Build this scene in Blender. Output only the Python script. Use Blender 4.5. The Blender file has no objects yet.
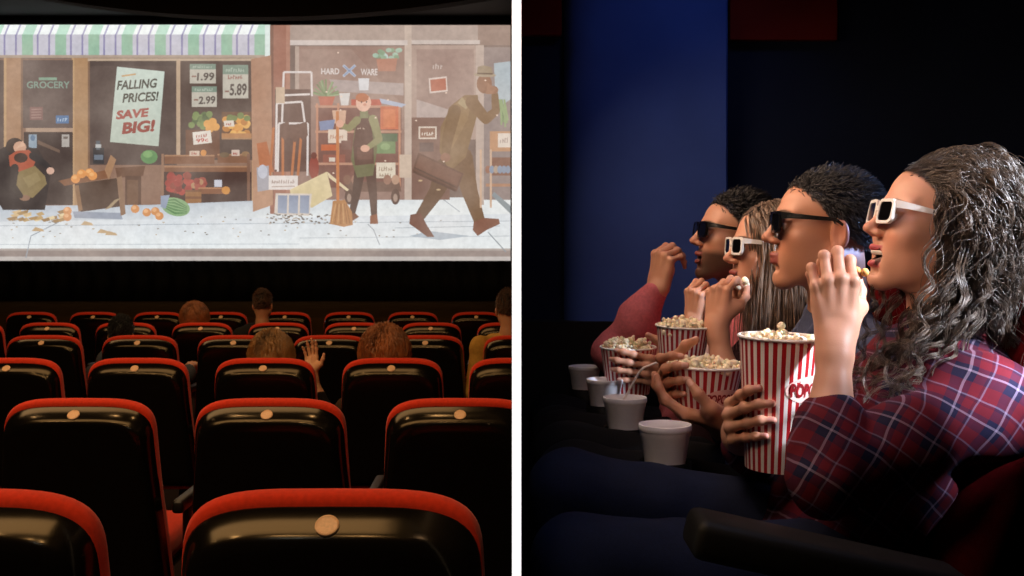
import bpy, math, random
import numpy as np
from mathutils import Vector, Matrix, Euler

random.seed(7)
RNG = np.random.default_rng(7)
SC = bpy.context.scene
COL = SC.collection
PI = math.pi
F = 1100.0            # focal length in pixels of a 1024 wide frame
CX, HY = 512.0, 240.0 # where the camera axis and the eye-level line meet the frame
CZ = 1.35             # camera height

# ------------------------------------------------------------------ camera
cam_d = bpy.data.cameras.new('camera')
cam = bpy.data.objects.new('camera', cam_d)
COL.objects.link(cam)
cam.location = (0, 0, CZ)
cam.rotation_euler = (PI/2, 0, 0)
cam_d.sensor_width = 36.0
cam_d.lens = F/1024*36
cam_d.shift_y = (HY-288)/1024
cam_d.clip_start = 0.05
cam_d.clip_end = 100
cam_d.dof.use_dof = True
cam_d.dof.focus_distance = 2.0
cam_d.dof.aperture_fstop = 18
SC.camera = cam

# ------------------------------------------------------------------ colour management, world
SC.view_settings.view_transform = 'Standard'
SC.view_settings.look = 'None'
SC.view_settings.gamma = 1.0
SC.view_settings.use_curve_mapping = False
SC.view_settings.exposure = 0.0
w = bpy.data.worlds.new('world')
SC.world = w
w.use_nodes = True
w.node_tree.nodes['Background'].inputs[0].default_value = (0.01, 0.012, 0.02, 1)
w.node_tree.nodes['Background'].inputs[1].default_value = 0.02

# ------------------------------------------------------------------ lights
def aim(o, target):
    d = Vector(target)-o.location
    o.rotation_euler = d.to_track_quat('-Z', 'Y').to_euler()

def area(name, loc, target, size, power, color, size_y=None, spread=180):
    l = bpy.data.lights.new(name, 'AREA')
    l.energy = power; l.color = color; l.size = size
    if size_y:
        l.shape = 'RECTANGLE'; l.size_y = size_y
    l.spread = math.radians(spread)
    o = bpy.data.objects.new(name, l); COL.objects.link(o)
    o.location = loc; aim(o, target)
    return o

def spot(name, loc, target, power, color, angle, blend=0.5, radius=0.04):
    l = bpy.data.lights.new(name, 'SPOT')
    l.energy = power; l.color = color; l.spot_size = math.radians(angle); l.spot_blend = blend
    l.shadow_soft_size = radius
    o = bpy.data.objects.new(name, l); COL.objects.link(o)
    o.location = loc; aim(o, target)
    return o

WARM = (1.0, 0.64, 0.32)
# auditorium: dim warm ceiling lamps above and behind the camera side rows
area('ceiling_lamp', (-2.0, 0.9, 3.7), (-2.0, 1.4, 0.8), 3.4, 62, WARM, 1.3)
area('ceiling_lamp', (-2.4, 4.2, 3.7), (-2.4, 4.6, 0.4), 4.2, 60, WARM, 1.2)
area('ceiling_lamp', (-3.0, 8.4, 3.8), (-3.0, 8.9, 0.2), 5.0, 60, WARM, 1.2)
for lx, ly in ((-0.55, -0.3), (-1.05, -0.2), (-1.9, 0.3), (-3.2, 0.4), (-0.5, 3.0), (-1.7, 3.0), (-3.1, 3.0)):
    spot('downlight', (lx, ly, 3.3), (lx, ly+2.0, 0.5), 16, WARM, 100, 0.6, 0.035)
spot('blue_lamp', (-0.75, 0.35, 2.1), (-1.0, 2.0, 0.9), 1.2, (0.65, 0.8, 1.0), 70, 0.6, 0.02)
# small theatre: warm key from the screen side, cold rim from behind, blue wash on the wall
KEY_C = (1.0, 0.70, 0.50)
area('side_screen_glow', (0.03, 2.26, CZ+0.38), (0.60, 2.26, CZ+0.0), 1.6, 11.0, KEY_C, 0.5, 120)
area('front_key', (0.06, 1.16, CZ+0.38), (0.60, 1.95, CZ-0.02), 0.12, 0.75, KEY_C, 0.12, 110)
spot('rim_lamp', (2.05, 1.00, CZ+0.95), (0.80, 1.64, CZ+0.035), 720, (0.84, 0.88, 1.0), 13, 0.6, 0.05)
spot('rim_lamp', (1.35, 0.62, CZ+0.75), (0.700, 1.535, CZ-0.20), 620, (0.78, 0.82, 1.0), 5.5, 0.9, 0.04)
spot('rim_lamp_blue', (2.2, 2.02, CZ+0.62), (0.73, 2.19, CZ+0.075), 700, (0.30, 0.48, 1.0), 9, 0.7, 0.05)
spot('cold_spot', (1.6, 1.3, CZ+1.0), (0.60, 2.50, CZ-0.07), 300, (0.72, 0.82, 1.0), 6, 0.6, 0.03)
spot('wall_wash', (0.62, 2.75, CZ+1.25), (0.44, 3.40, CZ+0.05), 5.5, (0.28, 0.44, 1.0), 76, 1.0, 0.1)
area('blue_top_fill', (0.40, 1.30, CZ+1.4), (0.30, 1.6, 0.8), 0.6, 1.0, (0.36, 0.52, 1.0), 0.6, 90)  # added blue fill for knees and armrest tops, no real ceiling lamp

# ------------------------------------------------------------------ helpers
def P(x, y, d):
    """world point at depth d seen at frame position (x, y)"""
    return Vector(((x-CX)*d/F, d, CZ+(HY-y)*d/F))

def lin(c):
    if isinstance(c, str):
        c = tuple(int(c[i:i+2], 16)/255 for i in (0, 2, 4))
    return tuple(v/12.92 if v <= 0.04045 else ((v+0.055)/1.055)**2.4 for v in c)

def nmat(name):
    m = bpy.data.materials.new(name); m.use_nodes = True
    nt = m.node_tree; b = nt.nodes['Principled BSDF']
    return m, nt, b

def mat(name, col, rough=0.6, spec=0.5, var=0.12, scale=60.0, bump=0.0, bscale=200.0, metal=0.0, coat=0.0, sss=0.0, sheen=0.0):
    """principled surface with a procedural noise variation and bump"""
    m, nt, b = nmat(name)
    c = lin(col)
    tc = nt.nodes.new('ShaderNodeTexCoord')
    n = nt.nodes.new('ShaderNodeTexNoise'); n.inputs['Scale'].default_value = scale
    n.inputs['Detail'].default_value = 4
    nt.links.new(tc.outputs['Object'], n.inputs['Vector'])
    r = nt.nodes.new('ShaderNodeValToRGB')
    r.color_ramp.elements[0].position = 0.3; r.color_ramp.elements[1].position = 0.7
    r.color_ramp.elements[0].color = tuple(v*(1-var) for v in c)+(1,)
    r.color_ramp.elements[1].color = tuple(min(1, v*(1+var)) for v in c)+(1,)
    nt.links.new(n.outputs['Fac'], r.inputs['Fac'])
    nt.links.new(r.outputs['Color'], b.inputs['Base Color'])
    b.inputs['Roughness'].default_value = rough
    b.inputs['Specular IOR Level'].default_value = spec
    b.inputs['Metallic'].default_value = metal
    b.inputs['Coat Weight'].default_value = coat
    b.inputs['Sheen Weight'].default_value = sheen
    if sss:
        b.inputs['Subsurface Weight'].default_value = sss
        b.inputs['Subsurface Radius'].default_value = (0.012, 0.004, 0.002)
    if bump:
        n2 = nt.nodes.new('ShaderNodeTexNoise'); n2.inputs['Scale'].default_value = bscale
        bp = nt.nodes.new('ShaderNodeBump'); bp.inputs['Strength'].default_value = bump
        bp.inputs['Distance'].default_value = 0.002
        nt.links.new(tc.outputs['Object'], n2.inputs['Vector'])
        nt.links.new(n2.outputs['Fac'], bp.inputs['Height'])
        nt.links.new(bp.outputs['Normal'], b.inputs['Normal'])
    return m

def mat_attr(name, rough=0.5, sss=0.0, spec=0.5, bump=0.0, bscale=400.0):
    """principled surface coloured by the mesh's own colour attribute"""
    m, nt, b = nmat(name)
    a = nt.nodes.new('ShaderNodeAttribute'); a.attribute_name = 'tint'
    nt.links.new(a.outputs['Color'], b.inputs['Base Color'])
    b.inputs['Roughness'].default_value = rough
    b.inputs['Specular IOR Level'].default_value = spec
    if sss:
        b.inputs['Subsurface Weight'].default_value = sss
        b.inputs['Subsurface Radius'].default_value = (0.010, 0.0035, 0.002)
        b.inputs['Subsurface Scale'].default_value = 0.6
    if bump:
        tc = nt.nodes.new('ShaderNodeTexCoord')
        n2 = nt.nodes.new('ShaderNodeTexNoise'); n2.inputs['Scale'].default_value = bscale
        bp = nt.nodes.new('ShaderNodeBump'); bp.inputs['Strength'].default_value = bump
        bp.inputs['Distance'].default_value = 0.001
        nt.links.new(tc.outputs['Object'], n2.inputs['Vector'])
        nt.links.new(n2.outputs['Fac'], bp.inputs['Height'])
        nt.links.new(bp.outputs['Normal'], b.inputs['Normal'])
    return m

def thing(name, label, cat, loc=(0, 0, 0), rotz=0.0, group=None):
    o = bpy.data.objects.new(name, None); COL.objects.link(o)
    o.empty_display_size = 0.1
    o.location = loc; o.rotation_euler = (0, 0, rotz)
    o['label'] = label; o['category'] = cat
    if group: o['group'] = group
    return o

def tag(o, label, cat, group=None, kind=None):
    if label: o['label'] = label
    if cat: o['category'] = cat
    if group: o['group'] = group
    if kind: o['kind'] = kind
    return o

def link(name, me, m, parent=None, smooth=True, local=True):
    """one mesh object; parent keeps local coordinates when local, else world coordinates"""
    o = bpy.data.objects.new(name, me); COL.objects.link(o)
    if m is not None:
        for mm in (m if isinstance(m, (list, tuple)) else [m]): me.materials.append(mm)
    if parent is not None:
        o.parent = parent
        if not local:
            M = Matrix.Translation(parent.location) @ parent.rotation_euler.to_matrix().to_4x4()
            me.transform(M.inverted())
    if smooth:
        me.polygons.foreach_set('use_smooth', [True]*len(me.polygons))
        try: me.set_sharp_from_angle(angle=math.radians(42))
        except Exception: pass
    return o

class MB:
    """collects vertices and faces of one part"""
    def __init__(s): s.v = []; s.f = []; s.mi = []; s.cur = 0
    def add(s, vs, fs, M=None):
        b = len(s.v)
        for v in vs:
            s.v.append(tuple(M @ Vector(v)) if M is not None else tuple(v))
        for f in fs:
            s.f.append(tuple(i+b for i in f)); s.mi.append(s.cur)
        return s
    def box(s, lo, hi, M=None, bev=0.0):
        """box with chamfered edges"""
        if bev <= 0:
            x0, y0, z0 = lo; x1, y1, z1 = hi
            vs = [(x, y, z) for z in (z0, z1) for y in (y0, y1) for x in (x0, x1)]
            fs = [(0, 2, 3, 1), (4, 5, 7, 6), (0, 1, 5, 4), (2, 6, 7, 3), (0, 4, 6, 2), (1, 3, 7, 5)]
            return s.add(vs, fs, M)
        import bmesh
        bm = bmesh.new()
        bmesh.ops.create_cube(bm, size=1)
        for v in bm.verts:
            v.co = Vector([lo[i]+(hi[i]-lo[i])*(v.co[i]+0.5) for i in range(3)])
        bmesh.ops.bevel(bm, geom=bm.edges[:], offset=bev, segments=3, affect='EDGES', profile=0.5)
        bm.verts.index_update()
        vs = [v.co.copy() for v in bm.verts]; fs = [[v.index for v in f.verts] for f in bm.faces]
        bm.free()
        return s.add(vs, fs, M)
    def lathe(s, prof, n=32, M=None, cap0=True, cap1=True):
        vs = []; fs = []
        for r, z in prof:
            for i in range(n):
                a = 2*PI*i/n; vs.append((r*math.cos(a), r*math.sin(a), z))
        for j in range(len(prof)-1):
            for i in range(n):
                k = (i+1) % n
                fs.append((j*n+i, j*n+k, (j+1)*n+k, (j+1)*n+i))
        if cap0: fs.append(tuple(range(n-1, -1, -1)))
        if cap1: fs.append(tuple((len(prof)-1)*n+i for i in range(n)))
        return s.add(vs, fs, M)
    def tube(s, pts, r, n=8, M=None):
        pts = [Vector(p) for p in pts]; vs = []; fs = []
        rs = r if isinstance(r, (list, tuple)) else [r]*len(pts)
        up = Vector((0.13, 0.27, 1)).normalized()
        for i, p in enumerate(pts):
            t = (pts[min(i+1, len(pts)-1)]-pts[max(i-1, 0)]).normalized()
            a = t.cross(up)
            if a.length < 1e-3: a = t.cross(Vector((1, 0, 0)))
            a.normalize(); b = t.cross(a)
            for k in range(n):
                q = 2*PI*k/n
                vs.append(p+(a*math.cos(q)+b*math.sin(q))*rs[i])
        for i in range(len(pts)-1):
            for k in range(n):
                l = (k+1) % n
                fs.append((i*n+k, i*n+l, (i+1)*n+l, (i+1)*n+k))
        fs.append(tuple(range(n-1, -1, -1))); fs.append(tuple((len(pts)-1)*n+k for k in range(n)))
        return s.add(vs, fs, M)
    def mesh(s, name):
        me = bpy.data.meshes.new(name)
        me.from_pydata(s.v, [], s.f)
        me.polygons.foreach_set('material_index', s.mi)
        me.update()
        import bmesh
        bm = bmesh.new(); bm.from_mesh(me); bmesh.ops.recalc_face_normals(bm, faces=bm.faces); bm.to_mesh(me); bm.free()
        return me
    def build(s, name, m, parent=None, smooth=True, local=True):
        return link(name, s.mesh(name), m, parent, smooth, local)

def copy_tree(o, parent=None):
    c = o.copy(); COL.objects.link(c)
    if parent is not None: c.parent = parent
    for ch in list(o.children): copy_tree(ch, c)
    return c

def text_polys(txt, size, shear=0.0, bold=0.0):
    """flat letter shapes as (verts2d, faces), left-bottom origin"""
    c = bpy.data.curves.new('letters', 'FONT'); c.body = txt; c.size = size; c.shear = shear
    c.offset = bold; c.resolution_u = 3
    o = bpy.data.objects.new('letters', c); COL.objects.link(o)
    dg = bpy.context.evaluated_depsgraph_get(); dg.update()
    me = bpy.data.meshes.new_from_object(o.evaluated_get(dg))
    v = [(p.co.x, p.co.y) for p in me.vertices]; f = [tuple(p.vertices) for p in me.polygons]
    bpy.data.objects.remove(o); bpy.data.curves.remove(c); bpy.data.meshes.remove(me)
    return v, f
# ================================================================== the two rooms
M_black = mat('black paint', '0b0b0c', 0.75, 0.3)
M_dkblue = mat('dark navy wall paint', '0b1220', 0.8, 0.2)
M_carpet = mat('dark carpet', '1c1210', 0.95, 0.1, 0.3, 90, 0.4, 300)
M_grey = mat('charcoal ceiling board', '3a3634', 0.9, 0.1)
M_stage = mat('brown stage boards', '3c2a16', 1.0, 0.0, 0.2, 5)
M_white = mat('white paint', 'f5f5f5', 0.6, 0.3, 0.01)
ROOM_Y = 3.40          # the small theatre ends here
SCR = 16.0             # distance of the big screen

def struct(name, lo, hi, m, bev=0):
    o = MB().box(lo, hi, None, bev).build(name, m, None, False)
    o['kind'] = 'structure'
    return o

def floor_left(y): return np.interp(y, [-2, 1.8, 3.57, 5.36, 7.15, 8.9, 10.7, 12.2, 17], [0.0, 0.0, -0.057, -0.11, -0.15, -0.19, -0.23, -0.26, -0.26])
mb = MB()
ys = [-2, 1.0, 1.8, 3.57, 5.36, 7.15, 8.9, 10.7, 12.2, 17]
for i in range(len(ys)-1):
    a, b = floor_left(ys[i]), floor_left(ys[i+1])
    xr0 = 0.0 if ys[i] < 3.4 else 1.2
    vs = [(-9, ys[i], a), (xr0, ys[i], a), (xr0, ys[i+1], b), (-9, ys[i+1], b)]
    vs += [(x, y, z-0.2) for x, y, z in vs]
    mb.add(vs, [(0, 1, 2, 3), (7, 6, 5, 4), (0, 4, 5, 1), (1, 5, 6, 2), (2, 6, 7, 3), (3, 7, 4, 0)])
o = mb.build('floor', M_carpet, None, False); o['kind'] = 'structure'
struct('floor_small_theatre', (0.02, 0.2, 0.0), (3.2, ROOM_Y, 0.2), M_carpet)
struct('ceiling', (-9, -2, 4.6), (3.2, 17.4, 4.7), M_black)
struct('wall_left', (-9.1, -2, -0.4), (-9.0, 17.4, 4.7), M_black)
struct('wall_screen', (-9, SCR+0.12, -0.5), (1.2, SCR+0.3, 4.7), M_black)
struct('wall_back', (-9, -2.1, -0.2), (3.2, -2.0, 4.7), M_black)
struct('wall_right', (3.1, -2, 0.0), (3.2, ROOM_Y, 4.7), M_dkblue)
struct('wall_right_far', (1.1, ROOM_Y+0.06, -0.6), (1.2, 17.2, 4.7), M_black)
# added partition between the theatres; its glowing end stands in for the white divider
struct('wall_partition', (0.0015, 1.405, -0.2), (0.0105, ROOM_Y+0.05, 4.6), M_black)
m, nt, b = nmat('glowing divider strip')
b.inputs['Base Color'].default_value = (0.9, 0.9, 0.9, 1)
b.inputs['Emission Color'].default_value = (1, 1, 1, 1); b.inputs['Emission Strength'].default_value = 1.0  # self-lit so the dividing border stays pure white, not a lamp
struct('divider_strip_1', (0.0, 1.395, 0.2), (0.0117, 1.405, 4.6), m)
# added unseen wall above the camera, stops light leaking between the two rooms
struct('wall_light_block', (-0.02, -2.0, CZ+0.40), (0.0015, 1.39, 4.6), M_black)

# curved ceiling apron above the screen
mb = MB(); n = 40; top = 4.5; d = 13.5
ed = []
for i in range(n+1):
    x = -60+ (660)*i/n
    s = (x-262)/205.0
    y = 17-17*min(1.6, s*s)*1.0
    p = P(x, y, d); ed.append((p.x, p.z))
vs = []; fs = []
for (x, z) in ed:
    vs += [(x, d, z), (x, d, top), (x, d+0.25, z), (x, d+0.25, top)]
for i in range(n):
    a = 4*i; b2 = 4*i+4
    fs += [(a, b2, b2+1, a+1), (a+2, a+3, b2+3, b2+2), (a, a+2, b2+2, b2), (a+1, b2+1, b2+3, a+3)]
fs += [(0, 1, 3, 2), (4*n, 4*n+2, 4*n+3, 4*n+1)]
mb.add(vs, fs)
o = mb.build('ceiling_apron', M_grey, None, True); o['kind'] = 'structure'
# low stage in front of the screen
struct('floor_stage', (-8.5, 12.4, -0.3), (1.0, 16.05, P(0, 318, 12.4).z), M_stage, 0.02)
# stage front cloth hanging under the screen
mb = MB(); vs = []; fs = []
for i in range(161):
    x = -8.5+9.5*i/160
    yy = 15.9+0.025*math.sin(i*1.3)
    vs += [(x, yy, 0.42), (x, yy, P(0, 262, SCR).z+0.02)]
for i in range(160): fs.append((2*i, 2*i+2, 2*i+3, 2*i+1))
mb.add(vs, fs)
o = mb.build('curtain_under_screen', M_black, None, True)
o.modifiers.new('thickness', 'SOLIDIFY').thickness = 0.01
tag(o, 'black cloth skirt hanging below the bright screen', 'curtain')

# ------------------------------------------------------------------ the screen and the film picture on it
def haze(x, y, c):
    """the film's own dusty sunlight: colours washed out towards the hardware shop"""
    q = 0.03+0.12*min(1, max(0, (x-250)/140.0))*(1 if y < 200 else 0.4)
    g = 0.3*c[0]+0.55*c[1]+0.15*c[2]
    h = (0.50, 0.36, 0.28)
    return tuple((v*0.95+g*0.05)*(1-q)+hv*q for v, hv in zip(c, h))

class Painter:
    """builds the projected picture out of flat coloured shapes on the screen plane"""
    def __init__(s): s.v = []; s.f = []; s.c = []; s.k = 0
    def poly(s, pts, col, col2=None):
        """col2: colour at the last half of the points (for a soft ramp)"""
        s.k += 1; b = len(s.v); y = SCR-0.004-0.00012*s.k
        c = lin(col); cc = []
        for i, (x, z) in enumerate(pts):
            s.v.append(((x-CX)*SCR/F, y, CZ+(HY-z)*SCR/F))
            q = haze(x, z, c if (col2 is None or i < len(pts)/2) else lin(col2))
            cc.append(q)
        s.f.append(tuple(range(b, b+len(pts)))); s.c.append(cc)
    def rect(s, x0, y0, x1, y1, col, col2=None):
        s.poly([(x0, y0), (x1, y0), (x1, y1), (x0, y1)], col, col2)
    def ell(s, x, y, rx, ry, col, n=16, rot=0):
        cs, sn = math.cos(rot), math.sin(rot)
        s.poly([(x+rx*math.cos(2*PI*i/n)*cs-ry*math.sin(2*PI*i/n)*sn, y+rx*math.cos(2*PI*i/n)*sn+ry*math.sin(2*PI*i/n)*cs) for i in range(n)], col)
    def line(s, pts, w, col):
        for (x0, y0), (x1, y1) in zip(pts[:-1], pts[1:]):
            l = math.hypot(x1-x0, y1-y0) or 1; nx, ny = -(y1-y0)/l*w/2, (x1-x0)/l*w/2
            s.poly([(x0+nx, y0+ny), (x1+nx, y1+ny), (x1-nx, y1-ny), (x0-nx, y0-ny)], col)
    def limb(s, pts, ws, col):
        """tapered rounded limb"""
        for i, ((x0, y0), (x1, y1)) in enumerate(zip(pts[:-1], pts[1:])):
            l = math.hypot(x1-x0, y1-y0) or 1; nx, ny = -(y1-y0)/l, (x1-x0)/l; a, b = ws[i]/2, ws[i+1]/2
            s.poly([(x0+nx*a, y0+ny*a), (x1+nx*b, y1+ny*b), (x1-nx*b, y1-ny*b), (x0-nx*a, y0-ny*a)], col)
            s.ell(x1, y1, b, b, col, 10)
        s.ell(pts[0][0], pts[0][1], ws[0]/2, ws[0]/2, col, 10)
    def scrawl(s, x, y, width, height, col, rot=0, *a):
        """illegible lettering: a row of small strokes"""
        n = max(3, int(width/2.2)); q = random.Random(int(x*7+y*13)); c, t = math.cos(rot), math.sin(rot)
        for i in range(n):
            u = width*(i+0.2)/n; h = height*(0.55+0.4*q.random())
            s.line([(x+u*c, y+u*t-h*0.05), (x+u*c+0.3, y+u*t-h)], 0.9, col)
            if q.random() < 0.6: s.line([(x+u*c, y+u*t-h*q.random()), (x+(u+width*0.7/n)*c, y+u*t-h*q.random())], 0.8, col)
    def text(s, txt, x, y, width, height, col, rot=0, shear=0.0, bold=0.02):
        v, f = text_polys(txt, 1.0, shear, bold)
        xs = [p[0] for p in v]; ysv = [p[1] for p in v]
        x0, x1, y0, y1 = min(xs), max(xs), min(ysv), max(ysv)
        s.k += 1; b = len(s.v); yy = SCR-0.004-0.00012*s.k; c = lin(col)
        cs, sn = math.cos(rot), math.sin(rot)
        for (a, q) in v:
            u = (a-x0)/(x1-x0)*width; t = -(q-y0)/(y1-y0)*height
            X = x+u*cs-t*sn; Y = y+u*sn+t*cs
            s.v.append(((X-CX)*SCR/F, yy, CZ+(HY-Y)*SCR/F))
        for q in f:
            s.f.append(tuple(i+b for i in q)); s.c.append([haze(x, y, c)]*len(q))
    def mesh(s):
        me = bpy.data.meshes.new('picture'); me.from_pydata(s.v, [], s.f)
        ca = me.color_attributes.new('tint', 'FLOAT_COLOR', 'CORNER')
        flat = []
        for cc in s.c:
            for c in cc: flat += [c[0], c[1], c[2], 1.0]
        ca.data.foreach_set('color', flat); me.update()
        return me

pt = Painter(); R_ = random.Random(3)
L0, L1 = -20, 510.5
pt.rect(L0, 25.5, L1, 262, '75625a')
# left shop front
pt.rect(L0, 59, 274, 212, '8a6a58')
for x0, x1, c in ((4, 23, 'a27c5e'), (72, 90, 'a8835f'), (252, 274, '9a7259')):
    pt.rect(x0, 58, x1, 214, c)
    pt.rect(x0, 58, x0+2.5, 214, 'b8946c'); pt.rect(x1-2, 58, x1, 214, '7d604c')
pt.rect(L0, 60, 4, 214, '5a4a44')
pt.rect(23, 60, 73, 128, '5f4f4a'); pt.rect(26, 128, 73, 132, 'a98d78'); pt.rect(24, 132, 73, 205, '413431')
pt.rect(39, 77.5, 57, 80.3, '7f9c86'); pt.text('GROCERY', 27, 88.4, 43, 7, '7d9485')
pt.rect(30, 107, 43, 120, '7c5954')
for k in range(4): pt.line([(31.5, 109.5+2.8*k), (41.5, 109.2+2.8*k)], 0.9, '9a7a72')
pt.rect(56, 115.5, 69, 123.5, '4f7199'); pt.scrawl(57.5, 121.5, 10, 4, 'a8bccf')
pt.rect(29, 134.5, 37, 148, '8c9dab'); pt.ell(33, 138, 2.4, 3, '5c7690'); pt.rect(62, 134.5, 69.5, 147, 'a8a29b')
pt.rect(63.5, 136.5, 68, 139, '6a605a')
pt.poly([(38, 140), (60, 150), (60, 153), (38, 144)], '6b5548')
pt.rect(90, 61, 177, 165, '574843'); pt.rect(88, 58.5, 256, 61.2, 'b7a089'); pt.rect(90, 61, 177, 66, '4e403c')
pt.rect(176.5, 60, 180.5, 160, 'b79c82')
pt.rect(180.5, 61, 254, 160, '57463f')
# paper poster on the window
pt.poly([(117.3, 66.8), (164.7, 71.6), (158.7, 146.3), (110.2, 142)], 'c3cfc4', 'b3bcae')
pt.line([(122, 76.2), (136, 74.2)], 1.6, 'c39a6a')
pt.text('FALLING', 117.0, 90.2, 41, 9.4, '47473f', -0.06, 0.25, 0.03)
pt.text('PRICES!', 122.5, 103, 37, 9.4, '47473f', -0.06, 0.25, 0.03)
pt.text('SAVE', 116.2, 119.8, 34, 9.0, 'a0544a', -0.09, 0.2, 0.05)
pt.text('BIG!', 122, 134.5, 34.5, 12.0, '94493f', -0.09, 0.2, 0.05)
# price cards
for x0, y0, x1, y1, t, hh in ((190, 64, 216, 83.5, '1.99', 8), (192, 86.5, 217, 107, '2.99', 8), (223, 65, 248.5, 98.5, '5.89', 12)):
    pt.rect(x0, y0, x1, y1, 'b9b2a4'); pt.rect(x0, y0, x1, y0+(y1-y0)*0.28, '7e8e7f')
    pt.scrawl(x0+3, y0+(y1-y0)*0.22, (x1-x0)-6, (y1-y0)*0.15, 'a9b4a4', 0, 0, 0.01)
    pt.text(t, x0+(x1-x0)*0.27, y1-2.5, (x1-x0)*0.68, hh, '5b514c', -0.03, 0.1, 0.03)
    pt.line([(x0+2, y1-7), (x0+6.5, y1-7)], 1.6, '8d6c60')
pt.scrawl(228, 79.5, 15, 4.5, '96675d')
# fruit shelves
pt.rect(186, 130, 220, 158, '6d4a38'); pt.rect(222, 137, 252, 139.5, 'a67f5d'); pt.rect(222, 112, 252, 137, '6e4f3a')
for k in range(26):
    pt.ell(190+R_.random()*22, 114+R_.random()*14, 3.4, 3.2, R_.choice(['5f7048', '6f8050', '536440', '7a8a55']), 9)
for x, y in ((208, 124), (213, 122), (216, 127), (210, 129)): pt.ell(x, y, 4.2, 4, 'd79a4d', 12)
for k in range(22):
    pt.ell(226+R_.random()*22, 118+R_.random()*17, 3.6, 3.4, R_.choice(['d39447', 'c98440', 'dca758', 'b77a3c']), 10)
for k in range(6): pt.ell(228+R_.random()*20, 115+R_.random()*5, 3.5, 3, '75804c', 9)
pt.rect(222, 133.5, 252, 138, 'b07d52')
pt.poly([(193, 132.5), (211, 130.5), (212.5, 142.8), (194, 145)], 'd9d0c4'); pt.scrawl(196.5, 138.2, 12, 3.6, 'a4473c', -0.12); pt.text('99c', 197, 143, 12, 4, 'b2372c', -0.12)
pt.poly([(224, 121), (234, 120.5), (235, 126.5), (225, 127)], 'd6cabc'); pt.scrawl(226.5, 125.6, 6, 3.8, 'b0584a')
for x0, x1, y in ((165, 215, 155), (165, 250, 166), (218, 249, 154)):
    pt.rect(x0, y, x1, y+9, '80573f'); pt.rect(x0, y, x1, y+1.5, 'a5795a')
pt.rect(190, 151, 200, 156, 'cbb4a0'); pt.scrawl(192, 155, 6, 3, 'a6564a'); pt.ell(204, 153, 3, 3.2, 'cf8a45', 10); pt.rect(232, 150, 240, 156, 'c9b3a5'); pt.scrawl(233.5, 155, 5, 3.5, 'a04e44')
pt.ell(225, 155, 5, 2.6, '6f5a43'); pt.ell(246, 154, 4, 2.6, '8e6b49')
pt.rect(162, 172, 252, 212, '4a3530'); pt.rect(162, 154, 164.5, 205, '93705a'); pt.rect(247.5, 154, 250.5, 210, '7d5a48')
for k in range(34):
    pt.ell(168+R_.random()*24, 175+R_.random()*18, 3.5, 3.4, R_.choice(['9b3a33', 'a8453b', '84312c', 'b3544a', '8f4438']), 11)
for k in range(12):
    pt.ell(194+R_.random()*15, 180+R_.random()*9, 3.3, 3.2, R_.choice(['8f3f36', '9f5244', 'b08562']), 10)
pt.rect(199, 187.5, 230, 194, '85573d'); pt.rect(199, 187.5, 230, 189, 'ad7b58'); pt.ell(226.5, 190.5, 4.3, 4, 'c7873f', 12); pt.rect(215, 180, 222.5, 187, 'c3c3cd')
pt.rect(186, 190, 202, 214, '7b5238')
for k in range(3): pt.rect(186, 192+7*k, 202, 196.5+7*k, '93663f')
pt.poly([(116, 168), (146, 166), (144, 176), (118, 178)], '6a4a38'); pt.rect(126, 176, 142, 206, '5b3f31'); pt.rect(128, 180, 139, 206, '6e4f3b')
pt.ell(150, 157, 8.5, 7, '5f8a57', 14); pt.ell(148.5, 154.5, 5, 3.5, '7ba468', 10)
# back goods, bottle and dark recess
pt.rect(94, 148, 105, 164, '3c3a3c'); pt.rect(97, 141, 101, 150, '5a6066'); pt.rect(96.5, 144.5, 102, 148, 'b6b7b6'); pt.rect(95, 155, 104, 160, '6b7480')
# pavement
pt.poly([(L0, 206), (150, 205), (300, 199), (L1, 197), (L1, 250), (L0, 250)], 'b4bcc6', 'dfe5e6')
pt.poly([(L0, 222), (L1, 214), (L1, 249), (L0, 249)], 'd3d9de', 'e0e6e7')
pt.rect(L0, 248.5, L1, 251, 'a79d97'); pt.rect(L0, 250.5, L1, 256.5, '8d7f7a'); pt.rect(L0, 256.5, L1, 262, 'b9b2ae')
pt.line([(L0, 226), (120, 225), (L1, 221)], 0.7, 'aab3bb'); pt.line([(27, 258), (32, 236), (60, 222)], 1.0, '99a0a8'); pt.line([(380, 245), (374, 230), (368, 224)], 0.9, '99a0a8')
pt.line([(300, 238), (L1, 236)], 0.7, 'b3bcc2'); pt.line([(488, 232), (506, 252)], 1.0, '7f8a92'); pt.line([(L0, 244.5), (300, 244)], 0.6, 'b5bdc4'); pt.line([(440, 197), (460, 212)], 0.8, '9aa4ac'); pt.line([(395, 228), (500, 226)], 0.7, 'a4aeb5')
# fallen shopper in the left corner
pt.poly([(0, 150), (14, 143), (40, 150), (52, 172), (46, 210), (4, 210), (-6, 190)], '332b2b')
pt.ell(16, 146, 9, 8, '3a2c28'); pt.ell(21, 147.5, 6.5, 6, 'c79a80', 12); pt.poly([(17, 149), (26, 146), (24, 141)], 'd3a98e'); pt.poly([(10, 156), (18, 151), (30, 150), (38, 158), (34, 168), (20, 172), (11, 166)], 'a8533a'); pt.ell(22, 158, 7, 5, '42312b', 12)
pt.poly([(20, 172), (36, 166), (46, 176), (48, 184), (34, 198), (22, 196), (16, 186)], '84714a'); pt.poly([(24, 178), (38, 172), (42, 180), (30, 188)], '8f7c54')
pt.limb([(34, 156), (46, 164), (51, 169)], [8, 6, 5], '2e2a2c'); pt.ell(51.5, 171, 4, 3.6, 'cfa692', 10); pt.ell(26, 198, 5.5, 3, '8c6a55', 10)
pt.limb([(16, 168), (14, 186), (22, 196)], [8, 7, 5], '3a3230')
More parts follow.
